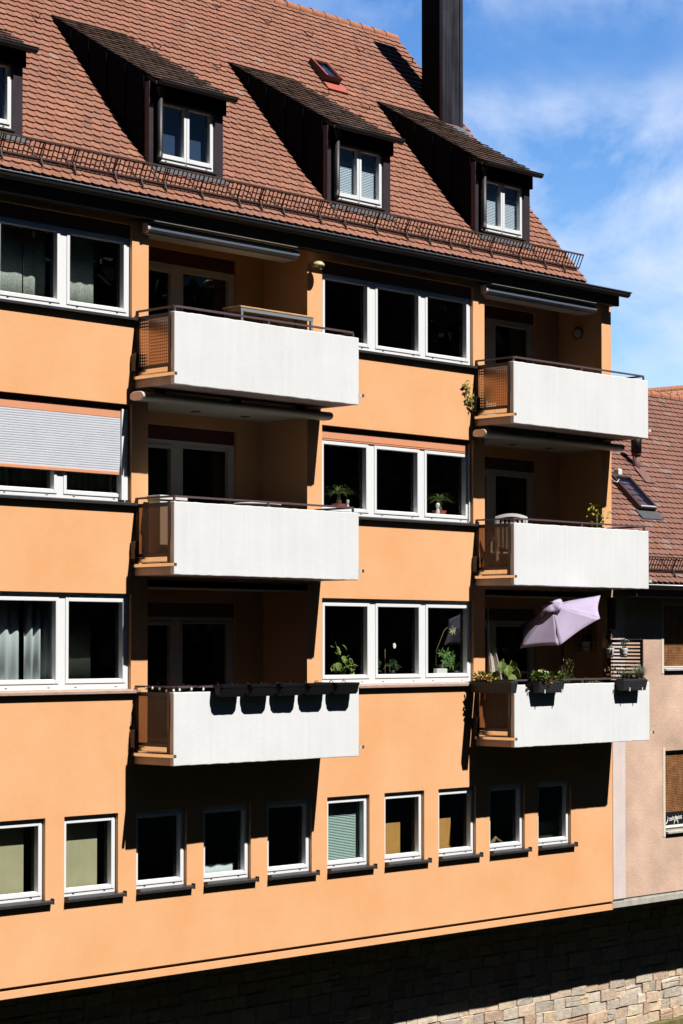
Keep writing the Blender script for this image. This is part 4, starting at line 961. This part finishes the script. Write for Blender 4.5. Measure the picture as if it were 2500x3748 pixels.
# tilted parasol
hub = Vector((8.952, -.70, 10.646)); ax = Vector((sin(-.801), sin(.067), 1)).normalized(); e1 = Vector((0, 1, 0)).cross(ax).normalized(); e2 = ax.cross(e1); PR, PH, P0 = .875, .341, 5.79
t = thing('parasol', (9.27, -.71, 8.40), 'lilac parasol tilted to the left over the lower right balcony', 'parasol')
def canopy_pt(k, u, v):      # k panel, u along the rib, v across
    a = P0+k*pi/3; b = a+pi/3
    A = hub-ax*PH+(e1*cos(a)+e2*sin(a))*PR; Bv = hub-ax*PH+(e1*cos(b)+e2*sin(b))*PR
    ed = A.lerp(Bv, v); p = hub.lerp(ed, u)
    cen = (hub-ax*PH)-ed; p += cen.normalized()*(.045*4*v*(1-v)*u*u)
    p += ax*(.006*sin(pi*min(u, 1))*(1-.6*4*v*(1-v)))+ax*.004*sin(u*9+k*2+v*5)
    return p
m = MB(); K = 10
for k in range(6):
    V = [canopy_pt(k, u/K, v/K) for u in range(K+1) for v in range(K+1)]
    m.add(V, [(u*(K+1)+v, u*(K+1)+v+1, (u+1)*(K+1)+v+1, (u+1)*(K+1)+v) for u in range(K) for v in range(K)], 'parasol_cloth', smooth=True)
o = m.build('canopy', t); md = o.modifiers.new('thick', 'SOLIDIFY'); md.thickness = .004
m = MB(); rl = random.Random(3); n = 36; V = []
for j, (rr3, hh) in enumerate(((.012, .048), (.08, .042), (.15, .016), (.225, -.028))):
    for k in range(n):
        a = 2*pi*k/n; f = 1+.14*sin(3*a+.5)*(j/3)**2+.07*sin(7*a+j)*(j/3)**2; V.append(hub+ax*(hh+.030*sin(4*a+1)*(j/3)**2+.020*sin(9*a)*(j/3)**3)+(e1*cos(a)+e2*sin(a))*rr3*f)
m.add(V, [(j*n+k, j*n+(k+1) % n, (j+1)*n+(k+1) % n, (j+1)*n+k) for j in range(3) for k in range(n)], 'parasol_cloth', smooth=True)
o = m.build('vent_flap', t); md = o.modifiers.new('thick', 'SOLIDIFY'); md.thickness = .004
m = MB(); m.tube([hub+ax*.03, hub+ax*.075, hub+ax*.10], [.035, .032, .012], 'black_plastic', 12); m.build('finial', t)
J = hub-ax*.55
m = MB(); m.tube([hub+ax*.02, J], .016, 'frame_brown', 10); m.tube([J, (J.x, -.50, 8.40)], .019, 'frame_brown', 10); m.tube([J+Vector((0, 0, .05)), J-Vector((0, 0, .06))], .03, 'black_plastic', 10); m.build('pole', t)
for k in range(6):
    a = P0+k*pi/3; m = MB(); e = hub-ax*PH+(e1*cos(a)+e2*sin(a))*PR
    m.tube([hub-ax*.03, hub.lerp(e, .5)-ax*.016, hub.lerp(e, .98)-ax*.014], .006, 'frame_brown', 6); m.tube([hub-ax*.36, hub.lerp(e, .5)-ax*.02], .005, 'frame_brown', 6); m.build('rib', t)
m = MB(); m.lathe((J.x, -.50, 8.41), [(.24, 0), (.24, .05), (.05, .09), (.03, .30)], 'black_plastic', 20); m.build('base', t)
# table, macrame hanging, leafy pot plant, herbs behind the rail
t = thing('balcony_table', (9.2, .2, 8.4), 'small dark table with a pale top edge behind the lower right parapet', 'table')
m = MB(); m.box(8.98, 9.62, -.05, .45, 9.46, 9.50, 'wood_edge'); m.build('table_top', t, bevel=.004)
for xx in (9.0, 9.57):
    for yy in (-.03, .40): m = MB(); m.box(xx, xx+.035, yy, yy+.035, 8.4, 9.459, 'frame_brown'); m.build('leg', t)
t = thing('hanging_cloth', (8.13, 0, 9.3), 'draped off-white hanging cloth beside the door of the lower right loggia', 'hanging')
m = MB(); n = 18; V = []; F = []
for i in range(n+1):
    q = i/n; z = 10.35-1.05*q
    for j in range(n+1):
        s = j/n; wd = .03+.40*q**1.4; V.append((8.03+wd*s+.02*q, -.02+.05*q*sin(s*17+q*3)+.03*sin(s*7-q*4)*q, z-.12*q*q*sin(pi*s)+.03*q*sin(s*11)))
for i in range(n):
    for j in range(n): F.append((i*(n+1)+j, i*(n+1)+j+1, (i+1)*(n+1)+j+1, (i+1)*(n+1)+j))
m.add(V, F, 'macrame', smooth=True); o = m.build('cloth', t); md = o.modifiers.new('thick', 'SOLIDIFY'); md.thickness = .012
for k in range(4): m = MB(); m.tube([(8.03, -.02, 10.70), (8.01+.02*k, -.04+.015*k, 10.1), (8.04+.05*k, -.08+.03*k, 9.55)], .006, 'macrame', 6); m.build('cord', t)
t = thing('leafy_plant', (8.18, -.3, 8.4), 'pot plant with large drooping green leaves on the lower right balcony', 'plant')
m = MB(); m.lathe((8.18, -.25, 8.4), [(.13, 0), (.18, .85), (.19, .88), (.16, .88), (.15, .82), (0, .82)], 'black_plastic', 18); m.build('pot', t)
m = MB(); rl = random.Random(14)
lv = [(-.20, -.02, .28, 220), (-.02, .05, .33, 95), (.12, -.05, .30, 40), (.20, -.08, .15, 10), (-.06, -.12, .08, 250), (-.25, .05, .12, 190), (.05, -.14, .20, 300), (.10, .10, .26, 60), (-.12, -.1, .22, 230)]
for dx, dy, dz_, a in lv:
    base = Vector((8.18, -.28, 9.30)); tip = Vector((8.18+dx*.7, -.30+dy, 9.40+dz_)); m.tube([base, base.lerp(tip, .5)+Vector((0, 0, .05)), tip], .006, 'stem', 6)
    a = radians(a); leaf(m, tip, (cos(a), sin(a)*.6-.2, -.55), (0, 0, 1), .21, .17, 'leaf_green', tintg((.10, .17, .02), .35, r=rl), droop=.55)
m.build('foliage', t)
t = thing('herb_bush', (9.55, -.55, 8.4), 'tall herb bush rising behind the rail between the parasol and the flower box', 'plant')
m = MB(); m.lathe((9.55, -.55, 8.4), [(.10, 0), (.14, .30), (.12, .30), (.11, .26), (0, .26)], 'black_plastic', 14); m.build('pot', t)
m = MB(); rl = random.Random(15)
for k in range(9): m.tube([(9.55, -.55, 8.65), (9.55+rl.uniform(-.05, .05), -.55, 9.2), (9.53+rl.uniform(-.15, .15), -.56+rl.uniform(-.05, .05), 9.6)], .005, 'stem', 5)
m.build('stems', t)
m = MB()
for _ in range(230):
    a = rl.choice((0, 0, 1)); cx = 9.57 if a == 0 else 9.40
    z = rl.uniform(9.25, 9.70 if a == 0 else 9.56); p = (cx+rl.gauss(0, .065), -.57+rl.gauss(0, .05), z); leaf(m, p, (rl.uniform(-.8, .8), rl.uniform(-1, .2), rl.uniform(0, 1)), (0, 0, 1), .05, .022, 'leaf_green', tintg((.13, .17, .05), r=rl))
m.build('foliage', t)
t = thing('trailing_herb', (10.1, -.6, 9.2), 'low green plant trailing behind the rail of the lower right balcony', 'plant')
m = MB(); m.box(9.78, 10.40, -.72, -.55, 9.05, 9.25, 'black_plastic'); m.build('box', t, bevel=.01)
m = MB(); bush(m, (10.1, -.64, 9.29), (.32, .08, .06), 110, .045, .03, (.10, .14, .03), r=rl); m.build('foliage', t)
# slatted screen with hanging pots
t = thing('slatted_screen', (11.5, -.4, 9.3), 'black slatted privacy screen at the right end of the lower right balcony', 'screen')
m = MB(); 
for yy in (-.775, -.045): m.box(11.485, 11.525, yy, yy+.045, 8.4, 10.065, 'frame_brown')
m.box(11.485, 11.525, -.73, -.045, 10.01, 10.065, 'frame_brown'); m.box(11.47, 11.53, -.155, -.006, 10.25, 10.84, 'frame_brown'); m.box(11.48, 11.52, -.05, -.008, 8.42, 10.25, 'frame_brown'); m.build('frame', t)
m = MB()
for k in range(11): m.box(11.492, 11.518, -.73, -.04, 9.945-.066*k, 9.945-.066*k+.036, 'frame_brown')
m.build('slats', t)
def hpot(name, y, z, label, x=11.39, r=.082, h=.165):
    t = thing(name, (x, y, z), label, 'potted plant')
    m = MB(); m.lathe((x, y, z), [(0, 0), (r*.68, 0), (r*.80, h*.35), (r*.98, h*.9), (r*1.04, h), (r*.9, h), (r*.85, h*.85), (0, h*.85)], 'white_glaze', 18); m.build('pot', t)
    m = MB(); m.lathe((x, y, z+h*.36), [(r*.84, 0), (r*.86, .006), (r*.84, .012)], 'black_plastic', 18); m.tube([(x+r*.84, y, z+h*.38), (x+.10, y, z+h*.40)], .006, 'black_plastic', 6); m.build('ring_holder', t)
    return t
t = hpot('potted_cactus', -.12, 9.735, 'slim cactus in a white pot hanging at the wall end of the slatted screen')
m = MB(); n = 12; V = []; prof = [(.030, .10), (.036, .16), (.036, .24), (.030, .30), (.014, .335)]
for rr3, z in prof: V += [(11.40+rr3*(1+.13*(k % 2))*cos(2*pi*k/n), -.12+rr3*(1+.13*(k % 2))*sin(2*pi*k/n), 9.735+z) for k in range(n)]
m.add(V, [(j*n+k, j*n+(k+1) % n, (j+1)*n+(k+1) % n, (j+1)*n+k) for j in range(4) for k in range(n)]+[tuple(range(4*n, 5*n))], 'leaf_green', (.20, .21, .09)); m.build('cactus', t)
m = MB(); bush(m, (11.40, -.10, 10.12), (.06, .06, .10), 40, .06, .03, (.012, .02, .008), r=rl); m.build('dark_leaves', t)
t = hpot('potted_succulent', -.43, 9.735, 'pale green succulent in a white pot hanging on the slatted screen')
m = MB()
for k in range(3): m.tube([(11.40, -.43, 9.86), (11.39+.02*k, -.41-.02*k, 9.94), (11.39+.03*k-.03, -.40-.03*k, 10.02)], .010, 'leaf_green', 7, tint=(.30, .34, .10))
for k in range(22):
    a = k*2.4; el = rl.uniform(-.2, .9); leaf(m, (11.40, -.43+rl.uniform(-.03, .03), 10.02+rl.uniform(-.02, .03)), (cos(a)*cos(el), sin(a)*cos(el), sin(el)), (0, 0, 1), .11, .05, 'leaf_green', tintg((.24, .36, .28), .2, r=rl), droop=.2)
m.build('rosette', t)
t = thing('wall_trellis', (11.32, .4, 9.85), 'thin dark wire trellis on the inner wall of the lower right loggia', 'trellis')
m = MB()
for k in range(6): yy = .135+k*.10; m.bar((11.31, yy, 9.855), (11.31, yy, 10.32), .008, 'frame_brown')
for k in range(6): zz = 9.857+k*.092; m.bar((11.31, .13, zz), (11.31, .64, zz), .008, 'frame_brown')
m.build('wire_grid', t)
t = hpot('shaded_pot', .30, 9.86, 'white pot hanging on the wire trellis inside the lower right loggia', x=11.235)
m = MB(); bush(m, (11.235, .30, 10.06), (.06, .06, .08), 50, .07, .03, (.02, .035, .012), r=rl); m.build('foliage', t)
t = thing('screen_plant', (11.2, -.4, 8.4), 'sparse reddish plant in front of the slatted screen', 'plant')
m = MB(); m.lathe((11.2, -.42, 8.4), [(.11, 0), (.15, .75), (.13, .75), (0, .70)], 'black_plastic', 14); m.build('pot', t)
m = MB(); bush(m, (11.2, -.42, 9.42), (.15, .24, .17), 120, .06, .022, (.14, .10, .035), r=rl); m.build('foliage', t)

# plants and objects on the window boards
def palm(x, label):
    t = thing('ponytail_palm', (x, .33, 12.21), label, 'potted plant'); rl = random.Random(int(x*10))
    m = MB(); m.hexa([(x-.07, .26, 12.19), (x+.07, .26, 12.19), (x-.07, .40, 12.19), (x+.07, .40, 12.19), (x-.09, .24, 12.27), (x+.09, .24, 12.27), (x-.09, .42, 12.27), (x+.09, .42, 12.27)], 'terracotta_red'); m.build('pot', t)
    m = MB(); m.lathe((x, .33, 12.27), [(.045, 0), (.05, .03), (.028, .08), (.018, .16)], 'stem', 12); m.build('trunk', t)
    m = MB(); blades(m, (x, .33, 12.42), 70, .42, .016, (.16, .22, .06), r=rl, droop=.9); m.build('foliage', t)
def figurine(x, y, z, s, label):
    t = thing('figurine', (x, y, z), label, 'figurine')
    m = MB(); m.tube([(x, y, z), (x, y, z+.05*s), (x, y, z+.09*s), (x-.005*s, y, z+.115*s), (x-.01*s, y-.01*s, z+.15*s), (x-.01*s, y-.01*s, z+.19*s), (x, y, z+.20*s)], [.035*s, .038*s, .026*s, .020*s, .038*s, .034*s, .008*s], 'white_glaze', 12)
    m.tube([(x, y-.03*s, z+.09*s), (x-.04*s, y-.035*s, z+.06*s), (x-.05*s, y-.03*s, z+.03*s)], [.010*s, .010*s, .008*s], 'white_glaze', 7); m.build('body', t)
m = MB(); m.box(3.75, 7.80, .17, .46, 12.15, 12.19, 'pvc'); m.box(3.75, 7.80, .17, .46, 9.43, 9.47, 'pvc'); m.box(-3.9, .1, .17, .40, 9.43, 9.47, 'pvc'); m.build('window_board', B)
palm(4.66, 'spiky palm in a red pot behind the left pane of the middle right window'); palm(7.15, 'ponytail palm in a red pot behind the right pane of the middle right window')
figurine(4.82, .28, 12.19, .75, 'tiny white figurine by the palm in the left pane of the middle right window'); figurine(7.03, .26, 12.19, 1.0, 'white seated figurine by the palm in the right pane of the middle right window')
t = thing('window_vine', (4.65, .33, 9.47), 'leafy vine in a dark pot behind the left pane of the lower right window', 'potted plant')
m = MB(); m.lathe((4.72, .33, 9.47), [(.07, 0), (.10, .17), (.085, .17), (0, .15)], 'black_plastic', 16); m.build('pot', t)
m = MB(); rl = random.Random(31)
for (x0, z0, x1, z1) in ((4.70, 9.62, 4.52, 10.02), (4.70, 9.62, 4.85, 9.80), (4.70, 9.62, 5.0, 9.60), (4.66, 9.6, 4.42, 9.62)):
    m.tube([(x0, .33, z0), ((x0+x1)/2, .30, (z0+z1)/2+.05), (x1, .27, z1)], .005, 'stem', 5)
    for _ in range(11):
        q = rl.random(); leaf(m, (x0+(x1-x0)*q+rl.gauss(0, .03), .28+rl.gauss(0, .03), z0+(z1-z0)*q+rl.gauss(0, .03)), (rl.uniform(-1, 1), -.5, rl.uniform(-.9, .3)), (0, -.4, 1), .12, .09, 'leaf_green', tintg((.13, .19, .025), .4, r=rl))
m.build('foliage', t)
t = thing('small_pot_plant', (5.62, .33, 9.47), 'low pot plants with a bare stake behind the middle pane of the lower right window', 'potted plant')
m = MB(); m.lathe((5.55, .33, 9.47), [(.05, 0), (.06, .08), (0, .07)], 'black_plastic', 12); m.lathe((5.95, .33, 9.47), [(.05, 0), (.06, .08), (0, .07)], 'black_plastic', 12); m.build('pot', t)
m = MB(); bush(m, (5.55, .31, 9.62), (.09, .06, .09), 40, .07, .05, (.06, .10, .02), r=rl); bush(m, (5.95, .31, 9.60), (.10, .06, .09), 45, .07, .04, (.05, .09, .02), r=rl); m.build('foliage', t)
m = MB(); m.tube([(5.76, .31, 9.47), (5.745, .30, 9.90)], .006, 'stem', 6); m.tube([(5.72, .31, 9.56), (5.76, .30, 9.63), (5.85, .30, 9.62), (5.88, .31, 9.52)], .007, 'stem', 6); m.build('stake', t)
t = thing('umbrella_plant', (7.18, .34, 9.47), 'umbrella plant tied to a stake behind the right pane of the lower right window', 'potted plant')
m = MB(); m.lathe((7.20, .36, 9.47), [(.08, 0), (.11, .16), (.095, .16), (0, .14)], 'black_plastic', 16); m.build('pot', t)
m = MB(); m.tube([(7.06, .33, 9.62), (7.04, .30, 9.88), (7.22, .28, 10.22), (7.45, .28, 10.35)], .007, 'stem', 6)
for (x, z, s, b_) in [(7.25, 9.82, 1, 0), (7.40, 9.76, 1, 0), (7.34, 9.66, .9, 0), (7.12, 9.84, .8, 0), (7.22, 9.70, .9, 0), (7.44, 9.63, .8, 0), (7.43, 10.22, .75, 1), (7.60, 10.18, .7, 1), (7.66, 10.44, .8, 1)]:
    for k in range(7):
        a = k*.9+x*7; leaf(m, (x, .28, z), (cos(a), -.35, sin(a)*.7-.1), (0, -1, .2), .13*s, .045*s, 'leaf_green', tintg((.22, .24, .09) if b_ else (.07, .14, .035), .3, r=rl), droop=.2)
m.build('foliage', t)
t = MB(); t.box(6.95, 7.22, .21, .29, 9.47, 9.565, 'white_plastic'); t.build('letter_box', None, label='small white box on the sill behind the right pane of the lower right window', cat='box', bevel=.006)
t = thing('window_cup', (7.56, .30, 9.47), 'small white bowl at the right end of the lower right window sill', 'bowl')
m = MB(); m.lathe((7.56, .28, 9.47), [(.02, 0), (.03, .01), (.055, .05), (.05, .05), (.025, .015), (0, .012)], 'white_glaze', 14); m.build('body', t)
m = MB(); m.lathe((7.56, .28, 9.525), [(.056, 0), (.057, .006), (.054, .010)], 'chrome', 14); m.build('rim', t)
m = MB(); n = 16; m.add([(5.775+.032*cos(2*pi*k/n)*(1+.1*sin(3*k)), y_, 9.955+.045*sin(2*pi*k/n)) for y_ in (.110, .122) for k in range(n)], [tuple(range(n)), tuple(range(2*n-1, n-1, -1))]+[(k, (k+1) % n, n+(k+1) % n, n+k) for k in range(n)], 'white_plastic')
m.build('window_sticker', None, label='small white oval sticker on the middle pane of the lower right window', cat='sticker')

# curtains
def curtain(name, x0, x1, z0, z1, y, mt, amp, n, label, cat='curtain', group=None):
    m = MB(); K = max(8, int((x1-x0)*60)); V = []
    for z in (z0, z1):
        for k in range(K+1):
            s = k/K; V.append((x0+(x1-x0)*s, y+amp*sin(s*n*2*pi)+amp*.4*sin(s*n*5.1+1), z))
    m.add(V, [(k, k+1, K+2+k, K+1+k) for k in range(K)], mt, smooth=True)
    o = m.build(name, None, label=label, cat=cat); md = o.modifiers.new('thick', 'SOLIDIFY'); md.thickness = .004
curtain('net_curtain', -3.6, -1.73, 14.6, 16.0, .45, 'curtain_net', .006, 5, 'grey net curtain left of the seam in the top left window')
curtain('net_curtain', -1.70, -1.31, 14.6, 16.0, .46, 'curtain_net', .006, 2, 'narrow grey net curtain beside the middle post of the top left window')
curtain('net_curtain', -1.05, -.42, 14.6, 16.0, .45, 'curtain_net', .006, 3, 'grey net curtain behind the right pane of the top left window')
curtain('pleated_curtain', -3.7, -1.25, 11.9, 13.3, .40, 'curtain_dark', .022, 16, 'dark pleated curtain below the half lowered shutter, left pane')
curtain('pleated_curtain', -1.2, -.1, 11.9, 13.3, .40, 'curtain_dark', .022, 9, 'dark pleated curtain below the half lowered shutter, right pane')
curtain('white_curtain', -3.6, -1.83, 9.2, 10.75, .36, 'curtain_white', .030, 9, 'pale curtain left of the gap in the lower left window')
curtain('white_curtain', -1.73, -1.18, 9.2, 10.75, .36, 'curtain_white', .030, 4, 'pale curtain right of the gap in the lower left window')
curtain('dark_curtain', -1.05, -.31, 9.2, 10.75, .62, 'curtain_dark', .003, 2, 'dull dark panel behind the right pane of the lower left window', 'panel')
curtain('ground_floor_drape', 1.45, 2.29, 6.3, 6.62, .28, 'curtain_white', .006, 3, 'pale cloth along the bottom of the fourth small window from the left edge', 'cloth')
def board(x0, x1, z0, z1, y, mt, name, label, cat):
    m = MB(); m.box(x0, x1, y, y+.02, z0, z1, mt); m.build(name, None, label=label, cat=cat, bevel=.003)
board(5.70, 6.17, 6.2, 7.0, .35, 'board_ochre', 'leaning_board', 'ochre board leaning behind the small window right of the one with the slatted blind', 'board')
board(7.05, 7.46, 6.2, 7.0, .35, 'board_ochre', 'leaning_board', 'ochre board behind the small window nearest the left edge of the right balcony shadow', 'board')
board(9.75, 10.48, 6.2, 6.78, .32, 'curtain_dark', 'grey_panel', 'dull grey panel behind the rightmost small window', 'panel')
m = MB(); m.tube([(8.30, .22, 6.50), (8.42, .21, 6.53), (8.50, .21, 6.60), (8.56, .21, 6.55), (8.70, .22, 6.51)], [.02, .035, .03, .03, .015], 'stem', 9); m.build('driftwood', None, label='small piece of driftwood lying inside the second small window from the right', cat='ornament')

# banner with lettering in the lower window of the pink house
t = thing('window_banner', (13.9, .06, 6.53), 'black banner with white lettering below the wooden shutter of the lower pink house window', 'banner')
m = MB(); m.box(13.325, 14.6, .056, .066, 6.52, 6.775, 'banner_black'); m.build('cloth', t)
def text(s, x, z, size, mt, name, parent, tilt=.05, sx=1.0):
    cu = bpy.data.curves.new(name, 'FONT'); cu.body = s; cu.size = size; cu.extrude = .0015; cu.offset = .0012; cu.space_character = 1.0
    ob = bpy.data.objects.new('tmp', cu); COL.objects.link(ob)
    dg = bpy.context.evaluated_depsgraph_get(); me = bpy.data.meshes.new_from_object(ob.evaluated_get(dg)); bpy.data.objects.remove(ob)
    me.materials.clear(); me.materials.append(MATS[mt])
    from mathutils import Matrix
    me.transform(Matrix.Translation((x, .0525, z)) @ Matrix.Rotation(-tilt, 4, 'Y') @ Matrix.Rotation(pi/2, 4, 'X') @ Matrix.Scale(sx, 4, (1, 0, 0)))
    o = bpy.data.objects.new(name, me); COL.objects.link(o); o.parent = parent; o.location = -parent.location; return o
text('zeit', 13.478, 6.607, .118, 'letter_white', 'lettering', t, sx=1.02)
text('eist', 13.735, 6.622, .118, 'letter_white', 'lettering', t, sx=1.02)
def ringarc(cx, cz, rx, rz, a0, a1, w0, w1, mt, name, y=.0515):
    m = MB(); n = 22; V = []
    for k in range(n+1):
        q = k/n; a = a0+(a1-a0)*q; wd = w0+(w1-w0)*sin(pi*q); V += [(cx+(rx-wd/2)*cos(a), y, cz+(rz-wd/2)*sin(a)), (cx+(rx+wd/2)*cos(a), y, cz+(rz+wd/2)*sin(a))]
    N_ = len(V); V += [(x, y+.003, z) for x, _, z in V]
    F = [(2*k, 2*k+1, 2*k+3, 2*k+2) for k in range(n)]+[(N_+2*k+2, N_+2*k+3, N_+2*k+1, N_+2*k) for k in range(n)]+[(2*k+1, N_+2*k+1, N_+2*k+3, 2*k+3) for k in range(n)]
    m.add(V, F, mt); m.build(name, t)
ringarc(13.702, 6.648, .030, .038, 0, 2*pi, .012, .012, 'letter_white', 'letter_ring')
m = MB(); n = 18; m.add([(13.702+.025*cos(2*pi*k/n), .0505, 6.648+.032*sin(2*pi*k/n)) for k in range(n)], [tuple(range(n))], 'letter_yellow'); m.build('yellow_dot', t)
ringarc(13.712, 6.555, .062, .062, -.35, pi+.35, .010, .022, 'letter_white', 'swash')
ringarc(13.34, 6.655, .10, .105, -1.5, .35, .006, .024, 'letter_white', 'swash')
